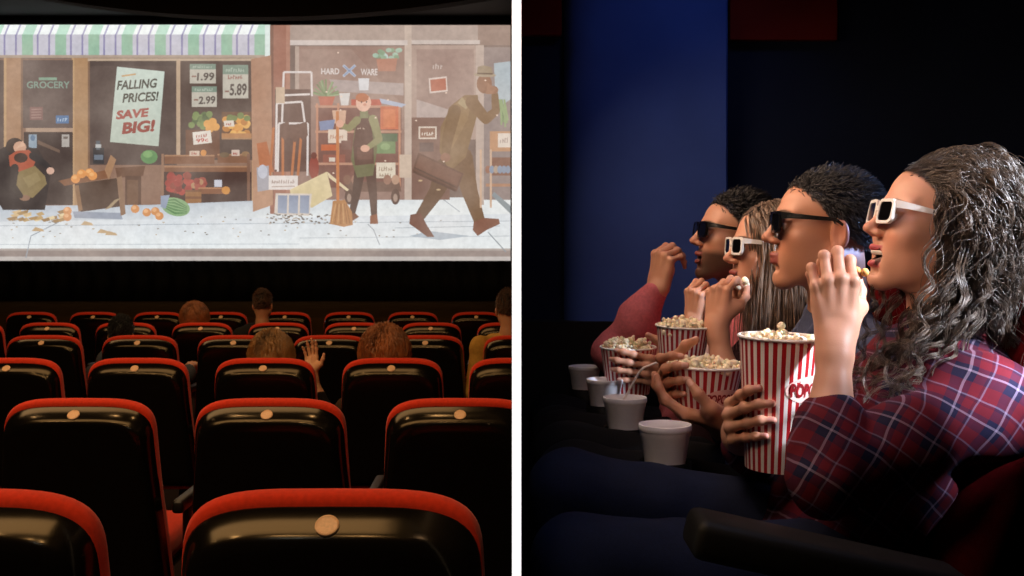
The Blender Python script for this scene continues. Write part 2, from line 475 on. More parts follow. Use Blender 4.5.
# litter of straw and skins
for k in range(26):
    x, y = 2+R_.random()*60, 211+R_.random()*10
    pt.poly([(x, y), (x+5+R_.random()*5, y-2), (x+9, y+1), (x+3, y+2.5)], R_.choice(['b99a6a', 'cdb083', 'a8875a', 'dcc79b', '9d7d55']))
for k in range(60):
    x, y = 2+R_.random()*440, 216+R_.random()*22
    pt.ell(x, y, 0.8+R_.random()*0.8, 0.6, R_.choice(['8f867c', 'b5a184', '7b746c']), 6)
for x, y in ((37, 229), (86, 223), (102, 231), (110, 233)):
    pt.poly([(x-4, y+2), (x, y-2), (x+7, y), (x+9, y+2.5)], 'bfa27c')
# tipped crate with oranges
pt.poly([(76, 184), (120, 178), (126, 206), (82, 212)], '4d382d'); pt.poly([(60, 181), (108, 170), (112, 178), (66, 186)], '80563c'); pt.poly([(106, 170), (112, 155), (117.5, 160), (110, 180)], 'a17a5a')
pt.poly([(74, 211.5), (122, 213), (124, 219.5), (76, 218)], '8f98a8'); pt.poly([(118, 178), (123, 176), (127, 214), (122, 216)], '8a6a52'); pt.poly([(76, 186), (80, 185), (84, 210), (80, 212)], '8a6648'); pt.poly([(106, 210), (116, 200), (122, 198), (112, 208)], 'a08a6c')
for x, y in ((83, 174), (77, 179), (91, 173), (94, 176)): pt.ell(x, y, 4.6, 4.4, 'd98f48', 14); pt.ell(x-1, y-1.4, 2.4, 2, 'e5a866', 8)
for x, y in ((136.4, 209), (148, 212.5), (156.5, 211.4), (160.5, 216), (69, 211), (69, 217)): pt.ell(x, y, 4.3, 4.2, 'cb8a52', 14); pt.ell(x-1, y-1.3, 2.3, 2, 'e0aa78', 8)
pt.ell(176.8, 207, 14.5, 9, '87a878', 24, 0.25)
for k in range(-2, 3): pt.limb([(165, 204+k*1.5), (176, 206.5+k*3.4), (188, 210+k*1.5)], [0.7, 1.8, 0.7], '5d8458')
pt.poly([(162, 196), (171, 195), (167, 209), (162, 207)], '8f9aae')
# awning
def stripe(x0, x1, c, ctop):
    pt.poly([(x0+4.5, 25.5), (x1+4.5, 25.5), (x1+0.5, 35.5), (x0+0.5, 35.5)], ctop)
    pt.rect(x0, 35.2, x1, 56.5, c)
stripe(L0-6, 266, 'bfbdc9', 'eef3f2')
for k in range(-2, 8):
    c = 29.3+33.1*k
    if c > 262: break
    stripe(c-5.5, min(c+5.5, 267), '8fb59c', 'b7dcc8')
    for dx in (-11.5, 10.2):
        if c+dx < 265: stripe(c+dx-0.9, c+dx+0.9, '8783a8', 'a9a6c4')
pt.rect(L0, 55.8, 270, 58.6, 'a99584'); pt.rect(266, 26, 271, 57, 'd7e3de')
# middle brick pier and hardware shop front
pt.rect(271, 26, 291, 214, '9c6a58'); pt.rect(271, 26, 274.5, 205, '7b5546'); pt.rect(287, 26, 291, 205, 'aa7b68')
pt.poly([(252, 60), (272, 56), (274, 205), (254, 212)], 'a57b62', 'b58a6e')
pt.rect(291, 26, 405, 46, 'a89489'); pt.rect(405, 26, 412, 200, 'bfab9d'); pt.rect(412, 26, 478, 42, 'a8958b'); pt.rect(478, 26, L1, 46, '8d7468')
pt.rect(291, 41, 408, 46, 'cbbdb6'); pt.rect(412, 41, 480, 45, 'c4b6ae')
pt.rect(296, 47, 405, 200, '94766a'); pt.rect(296, 47, 300, 110, 'b39d90')
pt.poly([(300, 50), (352, 50), (405, 108), (405, 130), (300, 90)], '9c8074'); pt.poly([(330, 80), (404, 84), (404, 96), (336, 92)], 'ad9c97')
pt.rect(412, 46, 478, 140, 'a99084'); pt.rect(417, 50, 474, 112, '9b8076'); pt.poly([(417, 100), (455, 112), (474, 104), (474, 120), (417, 120)], 'b5a39c'); pt.rect(412, 118, 450, 200, '7c5c50')
pt.rect(476, 46, 484, 205, 'b7a397'); pt.rect(484, 48, L1, 200, '8c7c78'); pt.poly([(494, 64), (L1, 62), (L1, 100), (496, 110)], 'a8b6bd')
for k in range(9): pt.line([(497+R_.random()*8, 100), (500+R_.random()*9, 118+R_.random()*12)], 1.8, R_.choice(['6f8a5a', '87a06c', '5c7a50']))
pt.text('HARD', 322, 75, 18, 6, 'd9cfca'); pt.text('WARE', 361.5, 76, 16.5, 6.5, 'd9cfca')
pt.line([(344, 66), (356, 77)], 2.4, 'bfc9da'); pt.line([(356, 66), (344, 77)], 2.4, 'bfc9da'); pt.line([(344.5, 66.5), (355.5, 76.5)], 1.0, '6d7fa0'); pt.line([(355.5, 66.5), (344.5, 76.5)], 1.0, '6d7fa0')
pt.scrawl(433, 70, 10, 6, 'cbbab1'); pt.poly([(429, 79), (447, 77), (448, 92), (430, 94)], 'd8c6bb'); pt.poly([(430.5, 80.5), (446, 78.8), (446.6, 90.6), (431.5, 92.2)], 'b0644c')
pt.rect(419, 127, 437, 139.5, 'd6c6b6'); pt.rect(420.5, 128.5, 435.5, 138, '8f6a58'); pt.scrawl(422, 136, 12, 5, 'e2d4c4'); pt.rect(420, 143, 434, 152, '5f4a46')
# plants and pots in the window
for k in range(18):
    a = R_.random()*PI; pt.line([(327, 97), (327+13*math.cos(a), 97-17*math.sin(a))], 1.5, R_.choice(['7f9068', '93a57c', '6d8058']))
pt.poly([(319, 97), (336, 97), (333, 106), (321, 106)], 'b5614a')
pt.poly([(340, 94), (351, 93.5), (349, 106), (342, 106)], 'd3cdc8'); pt.poly([(359, 79), (370, 79), (369, 91), (360, 91)], 'd5d3d4')
for k in range(18): pt.ell(374+R_.random()*26, 51+R_.random()*8, 3, 2.3, R_.choice(['8aa88c', '9dbba6', 'b4c9c2', '7d9a7c']), 8)
pt.poly([(377, 60), (398, 59), (396, 72), (379, 72)], 'b27a64')
# goods rack
pt.rect(317, 106, 402, 188, '7a5248')
for yy in (106, 131, 163): pt.rect(316, yy, 402, yy+2.4, 'b98a72')
for xx in (317, 338, 399): pt.rect(xx, 104, xx+2.2, 190, 'bd8468')
pt.rect(352, 100, 382, 106, 'b5503c'); pt.poly([(380, 99), (407, 105), (402, 108), (382, 104)], 'aab3c6')
pt.rect(381, 107, 399, 130, 'c4663f'); pt.rect(384, 110, 396, 128, 'd07648'); pt.poly([(333, 111), (347, 111), (346, 124), (335, 124)], 'cfa68c')
pt.poly([(320, 122), (336, 120), (334, 130), (321, 131)], '7f89a8'); pt.rect(329, 130, 348, 143.5, 'd8c4b2'); pt.scrawl(331, 139.5, 14, 5, 'b58a74'); pt.rect(322, 145, 338, 151, 'bf6238'); pt.rect(342, 141, 352, 150, '7d5a50')
pt.rect(377, 141, 396, 154, '6f8a5c'); pt.ell(386, 147, 5, 3.4, '87a26f', 10); pt.rect(382, 134, 398, 142, '536a4e'); pt.rect(377, 163, 396, 178.5, 'd9cdb8'); pt.scrawl(379.5, 171.5, 14, 5.5, 'a08a76'); pt.scrawl(380, 177, 13, 4, 'a08a76')
pt.rect(324, 155, 346, 163, '93594a'); pt.rect(330, 158, 336, 162, 'cfc3b4'); pt.poly([(346, 182), (400, 182), (402, 192), (345, 192)], '6f5448'); pt.rect(400, 155, 412, 178, 'c9b39f')
for x in (348, 356, 388, 396): pt.ell(x, 180, 4, 5, R_.choice(['9a7260', '84604f', 'b8927a']), 10)
for x in (350, 396): pt.ell(x, 197, 4.5, 8, '5d463d', 12); pt.ell(x, 198, 2.2, 4.2, 'a38a7b', 10)
# ladder frames, tools and red extinguisher
pt.rect(276, 90, 312, 172, '64483f')
def frame(pts): pt.line(pts, 2.0, 'd8cdc8')
frame([(283, 130), (285, 73), (312.5, 73), (313, 97)]); frame([(277, 170), (278, 104), (303, 102.5), (306, 124)]); frame([(279, 172), (280, 124), (309, 124), (308.5, 176)]); frame([(285, 96), (311, 95)])
pt.rect(277, 88, 286, 104, 'c3a98f')
for x0, x1 in ((293, 297), (299, 303), (284, 284), (271, 275)): pt.line([(x0, 176), (x1, 128)], 2.6, 'b56e42')
for x, y in ((296, 134), (304, 132), (286, 132)): pt.poly([(x-5, y-7), (x+4, y-10), (x+5, y+4), (x, y+9), (x-5, y+4)], '6d4e42')
pt.poly([(258, 144), (268, 142), (275, 172), (262, 176)], 'b06a44'); pt.poly([(258, 168), (270, 166), (271, 190), (259, 192)], 'a4a0a6'); pt.ell(264, 172, 5, 7, 'bcbcc6', 12)
pt.ell(315, 168, 5, 12, '8f3f33', 14); pt.ell(315, 156, 3, 3.5, '6e3a30', 10)
pt.rect(270, 176, 299, 190, 'dcd2cc'); pt.scrawl(273, 184, 23, 4.5, 'a58e85'); pt.line([(273, 187), (296, 186.5)], 1.0, 'b09a90')
# leaning board and crate
pt.poly([(291, 190), (328, 172), (333.5, 196), (313, 208), (292, 196)], 'd9c69c', 'cbb98a'); pt.poly([(328, 172), (350, 190), (348, 191.5), (330, 178)], 'dcc9a4')
pt.poly([(277, 193.5), (313, 194), (310.5, 216), (275.5, 214.5)], 'cfc3b8')
for k in range(3):
    x = 279.3+11*k; pt.poly([(x, 195.5), (x+9.3, 195.7), (x+8.7, 213.8), (x-0.3, 213.2)], '7f8ba3', '9aa4b6')
for k in range(90):
    pt.ell(268+R_.random()*70, 214+R_.random()*10, 0.8+R_.random(), 0.7, R_.choice(['7d7066', '95887b', '5f564f', 'b0a294']), 6)
pt.line([(338.5, 112), (339, 202)], 3.0, 'c27a4a')
# shop worker
sk = 'd9a58c'
pt.limb([(361, 170), (357, 196), (352.5, 216)], [11, 8, 6], '4d3730'); pt.limb([(371, 168), (374, 196), (375, 216)], [11, 8, 6], '523a32')
pt.poly([(348, 215), (356, 213), (360, 217), (352, 222)], '7a4f38'); pt.poly([(371, 216), (378, 214), (379, 224), (371, 224)], '8a5338')
pt.poly([(357, 118), (368, 114), (377, 120), (378, 150), (374, 176), (358, 178), (352, 160)], '6b6a48'); pt.poly([(358, 120), (371, 118), (374, 140), (375, 164), (356, 166), (354, 146)], '5c3d34'); pt.rect(358, 148, 373, 160, '6b483d')
pt.limb([(358, 121), (350, 129), (342, 126)], [8, 6.5, 5], '8a845a'); pt.ell(341, 124.5, 4, 4, sk, 12)
pt.limb([(374, 120), (380, 140), (369, 148)], [9, 7, 5], '8d8a60'); pt.ell(366, 149, 4.6, 3.6, sk, 12); pt.rect(361, 112, 369, 119, '7f805a'); pt.scrawl(358, 130, 8, 2, 'b79d8c')
pt.ell(364.5, 103.5, 7.6, 9, 'e2b39c', 18); pt.ell(363, 98.5, 6.5, 4.5, 'b0663f', 14); pt.poly([(359, 99), (362, 95), (370, 97), (369, 101), (362, 101)], 'b0663f'); pt.ell(365.8, 105.5, 1.8, 1.4, 'cf8f78', 8)
pt.ell(362.5, 103, 0.8, 1, '4b3328', 6); pt.ell(367.5, 102.8, 0.8, 1, '4b3328', 6)
# broom head and dustpan
pt.poly([(334, 201), (346, 200), (353, 212), (354, 225), (345, 227), (331, 224)], 'b07c4c')
for k in range(7): pt.line([(337+k*1.7, 204), (333+k*3, 224)], 0.8, R_.choice(['93633a', 'c89a68']))
# walking man with hat and case
cb = '80623c'
pt.poly([(410, 236), (430, 231), (470, 236), (440, 240)], 'a7b4bf')
pt.limb([(447, 168), (437, 192), (421, 216)], [22, 15, 10], '5f422b'); pt.limb([(462, 158), (470, 192), (480, 222)], [22, 16, 11], '6f5032')
pt.poly([(411, 215), (421, 213), (428, 226), (435, 237), (428, 237), (416, 228), (410, 224)], '6b3f30'); pt.poly([(474, 222), (484, 218), (499, 219), (500, 224), (487, 230), (478, 236), (473, 230)], '7a4a36')
pt.poly([(441, 128), (452, 106), (465, 96), (478, 96), (479, 110), (472, 136), (466, 158), (450, 172), (440, 152)], cb); pt.poly([(452, 108), (463, 98), (472, 100), (468, 120), (452, 150), (446, 140)], '8d6e46'); pt.poly([(462, 98), (470, 106), (466, 110), (458, 104)], 'a6906a')
pt.limb([(472, 103), (486, 120), (496, 112), (495, 96)], [13, 10, 8, 7], '7a5a36'); pt.ell(494, 91, 4.5, 4, '8f6246', 12)
pt.limb([(455, 112), (448, 140), (446, 156)], [13, 11, 8], '74552f'); pt.ell(446, 158, 5, 4.5, '8d5f48', 12)
pt.ell(484.5, 85, 7.6, 9.5, '8c5f43', 18); pt.poly([(488, 84), (497, 90), (493, 95), (486, 95)], '9b6e52'); pt.ell(485, 76, 11, 2.3, 'a3917a', 18, 0.04); pt.poly([(477, 76), (478, 68), (484, 66.5), (492, 68.5), (493, 76)], '97846b'); pt.line([(477.5, 74.5), (493, 75)], 1.6, '5f4c39')
pt.poly([(419, 153), (464, 174), (457, 192), (413, 172)], '5e3b2d'); pt.poly([(420.5, 155.5), (462, 175), (457.5, 186), (416, 168)], '6d4636'); pt.line([(415, 168), (457, 188)], 1.0, '3f261d'); pt.ell(439, 190, 2.2, 1, 'c1a37c', 8); pt.ell(421, 181, 2.2, 1, 'c1a37c', 8)
pt.line([(414, 172), (456, 191)], 2.2, '4b2e23')
# right hand display
pt.rect(490, 132, L1, 152, 'b88760'); pt.rect(498, 134, L1, 148, 'd9cbbd'); pt.scrawl(500, 144, 9, 6, 'a8938a'); pt.rect(490, 158, L1, 176, '7a4f3c'); pt.rect(486, 184, L1, 187, 'a8795c')
for x in (480, 490): pt.rect(x, 150, x+2, 208, 'c9a68a')
for k in range(6): pt.ell(488+k*4, 170, 2.6, 4, R_.choice(['7f8fa5', '93624c', 'a8927f']), 10)
pt.poly([(494, 192), (L1, 206), (L1, 214), (492, 196)], '7f8c92')
# drifting warm glints
for k in range(14): pt.ell(300+R_.random()*200, 50+R_.random()*140, 1, 0.8, 'e8cdb8', 6)

scr = thing('cinema_screen', 'huge bright cinema screen showing an animated street scene', 'screen', ((-266-2)*SCR/F, SCR, P(0, 262, SCR).z))
def scr_rect(x0, y0, x1, y1, yy0, yy1, m, name):
    a, b = P(x0, y1, SCR), P(x1, y0, SCR)
    return MB().box((a.x, yy0, a.z), (b.x, yy1, b.z)).build(name, m, scr, False, False)
M_fabric = mat('white screen cloth', 'e0e0e0', 0.9, 0.1, 0.02)
scr_rect(L0, 25.2, L1, 262.3, SCR, SCR+0.02, M_fabric, 'screen_cloth')
mb = MB()
for x0, y0, x1, y1 in ((L0-8, 15, L1+6, 25), (L0-8, 262.3, L1+6, 268), (L0-8, 15, L0, 268), (L1, 15, L1+6, 268)):
    a, b = P(x0, y1, SCR), P(x1, y0, SCR); mb.box((a.x, SCR-0.035, a.z), (b.x, SCR+0.05, b.z))
mb.build('masking_frame', M_black, scr, False, False)
m, nt, b = nmat('projected film picture')
a = nt.nodes.new('ShaderNodeAttribute'); a.attribute_name = 'tint'
nz = nt.nodes.new('ShaderNodeTexNoise'); nz.inputs['Scale'].default_value = 1.1
tc = nt.nodes.new('ShaderNodeTexCoord'); nt.links.new(tc.outputs['Object'], nz.inputs['Vector'])
mx = nt.nodes.new('ShaderNodeMixRGB'); mx.inputs['Color2'].default_value = (1, 0.83, 0.7, 1)
mp = nt.nodes.new('ShaderNodeMapRange'); mp.inputs[1].default_value = 0.35; mp.inputs[2].default_value = 0.75; mp.inputs[3].default_value = 0.0; mp.inputs[4].default_value = 0.14
nt.links.new(nz.outputs['Fac'], mp.inputs[0]); nt.links.new(mp.outputs[0], mx.inputs['Fac']); nt.links.new(a.outputs['Color'], mx.inputs['Color1'])
n3 = nt.nodes.new('ShaderNodeTexNoise'); n3.inputs['Scale'].default_value = 11.0; n3.inputs['Detail'].default_value = 8; n3.inputs['Roughness'].default_value = 0.7
nt.links.new(tc.outputs['Object'], n3.inputs['Vector'])
mp3 = nt.nodes.new('ShaderNodeMapRange'); mp3.inputs[1].default_value = 0.3; mp3.inputs[2].default_value = 0.7; mp3.inputs[3].default_value = 0.90; mp3.inputs[4].default_value = 1.12
nt.links.new(n3.outputs['Fac'], mp3.inputs[0])
mul = nt.nodes.new('ShaderNodeMixRGB'); mul.blend_type = 'MULTIPLY'; mul.inputs['Fac'].default_value = 1.0
nt.links.new(mx.outputs['Color'], mul.inputs['Color1']); nt.links.new(mp3.outputs[0], mul.inputs['Color2'])
nt.links.new(mul.outputs['Color'], b.inputs['Emission Color']); b.inputs['Emission Strength'].default_value = 1.08
b.inputs['Base Color'].default_value = (0, 0, 0, 1); b.inputs['Specular IOR Level'].default_value = 0
o = link('picture', pt.mesh(), m, scr, False, False)
o['label'] = 'glowing street scene with grocery stall, poster and two walking figures'

# ------------------------------------------------------------------ auditorium seats
M_red = mat('red seat velvet', 'cc3318', 0.85, 0.15, 0.1, 120, 0.2, 700, sheen=0.15)
M_shell = mat('black glossy seat shell', '0c0a09', 0.17, 0.42, 0.1, 30)
M_shell.node_tree.nodes['Principled BSDF'].inputs['Specular Tint'].default_value = (1.0, 0.80, 0.52, 1)
M_arm = mat('black plastic armrest', '17120f', 0.4, 0.5)
M_disc = mat('pale wooden number disc', 'e3b58a', 0.35, 0.5, 0.1, 200)
SEAT_H = 0.95

def outline(ins, side=None, n=28):
    """front outline of a seat back (x, z), inset by ins at the top and by side at the sides, from low left over the top to low right"""
    if side is None: side = ins
    hw0, hw1, h = 0.290-side, 0.250-side, SEAT_H-ins
    H = 0.15; z0 = 0.30+ins; zt = h-H
    pts = [(-hw0, z0), (-hw0+(hw0-hw1)*0.4, z0+0.20), (-hw0+(hw0-hw1)*0.8, z0+0.38)]
    for i in range(1, n):
        a = PI-PI*i/n
        c, q = math.cos(a), math.sin(a)
        pts.append((hw1*math.copysign(abs(c)**0.5, c), zt+H*q**0.5))
    pts += [(-x, z) for x, z in reversed(pts[:3])]
    return pts

def rings(rs, capa=True, capb=True):
    """loft of seat-back outlines: rs = [(top inset, side inset, y)]"""
    mb = MB(); vs = []; fs = []
    for ins, side, y in rs:
        o = outline(ins, side); k = len(o)
        vs += [(x, y, z) for x, z in o]
    for j in range(len(rs)-1):
        for i in range(k):
            l = (i+1) % k
            fs.append((j*k+i, j*k+l, (j+1)*k+l, (j+1)*k+i))
    for j, on in ((0, capa), (len(rs)-1, capb)):
        if on:
            for i in range(k//2-1):
                fs.append((j*k+i, j*k+i+1, j*k+k-2-i, j*k+k-1-i))
            if k % 2: fs.append((j*k+k//2-1, j*k+k//2, j*k+k//2+1))
    mb.add(vs, fs)
    return mb

def make_seat():
    root = thing('cinema_chair', '', 'seat')
    T = Matrix.Translation((0, 0, 0.35)) @ Matrix.Rotation(math.radians(7), 4, 'X') @ Matrix.Translation((0, 0, -0.35))
    sh = rings([(0.085, 0.06, 0.0), (0.066, 0.042, 0.001), (0.052, 0.030, 0.005), (0.042, 0.022, 0.013), (0.027, 0.014, 0.032), (0.016, 0.008, 0.052), (0.012, 0.006, 0.062)])
    sh = sh.build('back_shell', M_shell, root); sh.data.transform(T)
    pad = rings([(0.011, 0.010, 0.056), (0.002, 0.006, 0.059), (-0.003, 0.005, 0.066), (-0.006, 0.004, 0.076), (-0.005, 0.004, 0.087), (0.001, 0.008, 0.100), (0.014, 0.02, 0.115), (0.04, 0.04, 0.121), (0.09, 0.09, 0.124)])
    pad = pad.build('back_cushion', M_red, root); pad.data.transform(T)
    D = T @ Matrix.Translation((0, 0.0225, SEAT_H-0.0335)) @ Matrix.Rotation(math.radians(34), 4, 'X')
    MB().lathe([(0.0180, -0.004), (0.0195, 0.0), (0.019, 0.0025), (0.0165, 0.0035), (0.0158, 0.0028)], 28, D).build('number_disc', M_disc, root)
    # tip-up seat, folded armrests and foot
    mb = MB(); mb.box((-0.235, 0.10, 0.36), (0.235, 0.56, 0.47), None, 0.04)
    mb.build('seat_cushion', M_red, root)
    mb = MB(); mb.box((-0.22, 0.12, 0.325), (0.22, 0.54, 0.362), None, 0.012); mb.build('seat_pan', M_shell, root)
    mb = MB()
    mb.box((-0.328, 0.02, 0.58), (-0.288, 0.42, 0.625), None, 0.012)
    ar = mb.build('armrest', M_arm, root)
    MB().box((-0.323, 0.12, 0.0), (-0.293, 0.30, 0.585), None, 0.01).build('support', M_arm, ar)
    for x in (-0.175, 0.175):
        MB().box((x-0.025, 0.16, 0.0), (x+0.025, 0.36, 0.33), None, 0.008).build('leg', M_arm, root)
    return root

PITCH = 1.787
ROWS = {  # row: (frame position of one seat, how many to its left and right, height of its top edge in the frame)
    1: (332, 1, 0, 487), 2: (270, 1, 1, 397), 3: (265, 2, 2, 357), 4: (235, 3, 3, 334.5), 5: (202, 3, 4, 322), 6: (222, 4, 4, 311.5)}
RN = ['', 'nearest', 'second', 'third', 'fourth', 'fifth', 'farthest']
NTH = ['first', 'second', 'third', 'fourth', 'fifth', 'sixth', 'seventh', 'eighth', 'ninth']
proto = None
SEATS = {}
for r, (c0, nl, nr, ytop) in ROWS.items():
    d = PITCH*r
    for i in range(nl+nr+1):
        c = c0+(i-nl)*0.62*F/d
        if proto is None: o = proto = make_seat()
        else: o = copy_tree(proto)
        top = P(c, ytop, d)
        o.location = (top.x, d+0.0, top.z-SEAT_H-0.016)
        o['group'] = 'red and black seats of the auditorium rows'
        o['label'] = 'red-rimmed black cinema seat, %s from left in the %s row' % (NTH[i], RN[r])
        SEATS[(r, i)] = o
# ================================================================== smooth bodies from distance fields
class Field:
    """smooth union of rounded shapes, evaluated on arrays of points"""
    def __init__(s): s.ops = []; s.disp = None
    def rc(s, a, b, ra, rb, k=0.012, op='u', flat=None):
        """tapered capsule"""
        a = np.array(a, float); b = np.array(b, float); ab = b-a; L = float(ab@ab)+1e-12
        c = (a+b)/2; R = math.sqrt(L)/2+max(ra, rb)
        def f(p):
            t = np.clip(((p-a)@ab)/L, 0, 1)
            q = p-a-t[:, None]*ab
            return np.sqrt((q*q).sum(1))-(ra+(rb-ra)*t)
        s.ops.append((f, c, R, k, op)); return s
    def el(s, c, r, k=0.012, op='u', M=None):
        """ellipsoid, M: 3x3 rotation of its axes"""
        c = np.array(c, float); r = np.array(r, float)
        Mt = None if M is None else np.array(M, float)
        def f(p):
            q = p-c
            if Mt is not None: q = q@Mt
            k0 = np.sqrt(((q/r)**2).sum(1)); k1 = np.sqrt(((q/(r*r))**2).sum(1))+1e-9
            return k0*(k0-1)/k1
        s.ops.append((f, c, float(r.max()), k, op)); return s
    def chain(s, pts, rs, k=0.012, op='u'):
        for i in range(len(pts)-1): s.rc(pts[i], pts[i+1], rs[i], rs[i+1], k, op)
        return s
    def sub(s, other, k=0.004):
        """union with another field (own inner blending)"""
        bb = other.bounds(0.0); c = (bb[0]+bb[1])/2; R = float(np.linalg.norm(bb[1]-bb[0]))/2
        s.ops.append((other.eval, c, R, k, 'u')); return s
    def eval(s, p):
        d = np.full(len(p), 0.5)
        for f, c, R, k, op in s.ops:
            q = p-c; near = np.sqrt((q*q).sum(1)) < R+0.055
            if op == 'u':
                if not near.any(): continue
                v = f(p[near]); o = d[near]
                h = np.maximum(k-np.abs(v-o), 0)/k
                d[near] = np.minimum(v, o)-h*h*k*0.25
            else:
                if not near.any(): continue
                v = -f(p[near]); o = d[near]
                h = np.maximum(k-np.abs(v-o), 0)/k
                d[near] = np.maximum(v, o)+h*h*k*0.25
        if s.disp is not None:
            m = np.abs(d) < 0.06
            if m.any(): d[m] += s.disp(p[m])
        return d
    def bounds(s, pad):
        lo = np.min([c-R for f, c, R, k, op in s.ops if op == 'u'], axis=0)-pad
        hi = np.max([c+R for f, c, R, k, op in s.ops if op == 'u'], axis=0)+pad
        return lo, hi

def surface(field, h, lo=None, hi=None):
    """surface-net mesh of a field at cell size h: (verts Nx3, quads Mx4)"""
    a, b = field.bounds(0.012)
    if lo is not None: a = np.maximum(a, lo)
    if hi is not None: b = np.minimum(b, hi)
    S = 4
    n = (np.ceil((b-a)/(h*S)).astype(int)+1)
    gx = [a[i]+np.arange(n[i]*S+1)*h for i in range(3)]
    cx = [a[i]+(np.arange(n[i])+0.5)*h*S for i in range(3)]
    C = np.stack(np.meshgrid(*cx, indexing='ij'), -1).reshape(-1, 3)
    V0 = field.eval(C).reshape(n)
    near = np.abs(V0) < h*S*1.35+0.008
    N = n*S+1
    V = np.empty(N, np.float32)
    Vb = np.repeat(np.repeat(np.repeat(V0, S, 0), S, 1), S, 2)
    V[:-1, :-1, :-1] = Vb; V[-1] = 0.5; V[:, -1] = 0.5; V[:, :, -1] = 0.5
    blk = np.argwhere(near)
    off = np.stack(np.meshgrid(np.arange(S+1), np.arange(S+1), np.arange(S+1), indexing='ij'), -1).reshape(-1, 3)
    idx = (blk[:, None, :]*S+off[None]).reshape(-1, 3)
    flat = np.unique(np.ravel_multi_index(idx.T, N))
    ii = np.stack(np.unravel_index(flat, N), -1)
    vals = np.empty(len(flat), np.float32)
    for k in range(0, len(flat), 400000):
        q = ii[k:k+400000]
        vals[k:k+400000] = field.eval(a+q*h)
    V.reshape(-1)[flat] = vals
    ins = V < 0
    m = N-1
    cnt = np.zeros(m, np.int8)
    for dx in (0, 1):
        for dy in (0, 1):
            for dz in (0, 1):
                cnt += ins[dx:dx+m[0], dy:dy+m[1], dz:dz+m[2]]
    act = (cnt > 0) & (cnt < 8)
    ids = np.full(m, -1, np.int64); cells = np.argwhere(act); ids[act] = np.arange(len(cells))
    acc = np.zeros((len(cells), 3)); num = np.zeros(len(cells))
    corners = [(0, 0, 0), (1, 0, 0), (0, 1, 0), (1, 1, 0), (0, 0, 1), (1, 0, 1), (0, 1, 1), (1, 1, 1)]
    for i, c0 in enumerate(corners):
        for j in range(i+1, 8):
            c1 = corners[j]
            if sum(abs(c0[k]-c1[k]) for k in range(3)) != 1: continue
            v0 = V[cells[:, 0]+c0[0], cells[:, 1]+c0[1], cells[:, 2]+c0[2]]
            v1 = V[cells[:, 0]+c1[0], cells[:, 1]+c1[1], cells[:, 2]+c1[2]]
            x = (v0 < 0) != (v1 < 0)
            t = np.where(x, v0/np.where(x, v0-v1, 1), 0)
            p = np.array(c0)+t[:, None]*(np.array(c1)-np.array(c0))
            acc += np.where(x[:, None], p, 0); num += x
    verts = a+(cells+acc/num[:, None])*h
    quads = []
    for ax in range(3):
        u, v = (ax+1) % 3, (ax+2) % 3
        s0 = [slice(0, None)]*3; s1 = [slice(0, None)]*3
        s0[ax] = slice(0, N[ax]-1); s1[ax] = slice(1, N[ax])
        cr = np.argwhere(ins[tuple(s0)] != ins[tuple(s1)])
        cr = cr[(cr[:, u] > 0) & (cr[:, v] > 0) & (cr[:, u] < m[u]) & (cr[:, v] < m[v])]
        fl = ins[tuple(s0)][cr[:, 0], cr[:, 1], cr[:, 2]]
        def cid(du, dv):
            q = cr.copy(); q[:, u] -= du; q[:, v] -= dv
            return ids[q[:, 0], q[:, 1], q[:, 2]]
        Q = np.stack([cid(1, 1), cid(0, 1), cid(0, 0), cid(1, 0)], -1)
        Q[~fl] = Q[~fl][:, ::-1]
        quads.append(Q[(Q >= 0).all(1)])
    return verts, np.concatenate(quads)

def np_mesh(name, verts, quads, tint=None):
    me = bpy.data.meshes.new(name)
    k = quads.shape[1]
    me.vertices.add(len(verts)); me.vertices.foreach_set('co', np.asarray(verts, np.float32).ravel())
    me.loops.add(len(quads)*k); me.loops.foreach_set('vertex_index', quads.astype(np.int32).ravel())
    me.polygons.add(len(quads)); me.polygons.foreach_set('loop_start', np.arange(0, len(quads)*k, k, dtype=np.int32))
    me.update(calc_edges=True)
    if tint is not None:
        ca = me.color_attributes.new('tint', 'FLOAT_COLOR', 'POINT')
        ca.data.foreach_set('color', np.concatenate([tint, np.ones((len(tint), 1))], 1).astype(np.float32).ravel())
    me.polygons.foreach_set('use_smooth', [True]*len(me.polygons))
    return me

def np_link(name, parts, m, parent):
    """joins (verts, quads, tint) pieces given in world space into one mesh under parent"""
    vs, qs, ts, b = [], [], [], 0
    for v, q, t in parts:
        vs.append(v); qs.append(q+b); b += len(v); ts.append(t if t is not None else np.ones((len(v), 3)))
    v = np.concatenate(vs)-np.array(parent.location if parent else (0, 0, 0))
    me = np_mesh(name, v, np.concatenate(qs), np.concatenate(ts))
    o = bpy.data.objects.new(name, me); COL.objects.link(o)
    me.materials.append(m)
    if parent: o.parent = parent
    return o

def noise3(p, f, seed=0):
    """cheap smooth pseudo noise for cloth folds"""
    q = p*f+seed*3.7
    return (np.sin(q[:, 0]*1.3+1.7*np.sin(q[:, 1]*0.9+0.6*q[:, 2]))+np.sin(q[:, 1]*1.1+1.3*np.sin(q[:, 2]*1.2+0.8*q[:, 0]))+np.sin(q[:, 2]*1.4+1.5*np.sin(q[:, 0]*0.8+0.7*q[:, 1])))/3

def sstep(a, b, x): t = np.clip((x-a)/(b-a), 0, 1); return t*t*(3-2*t)

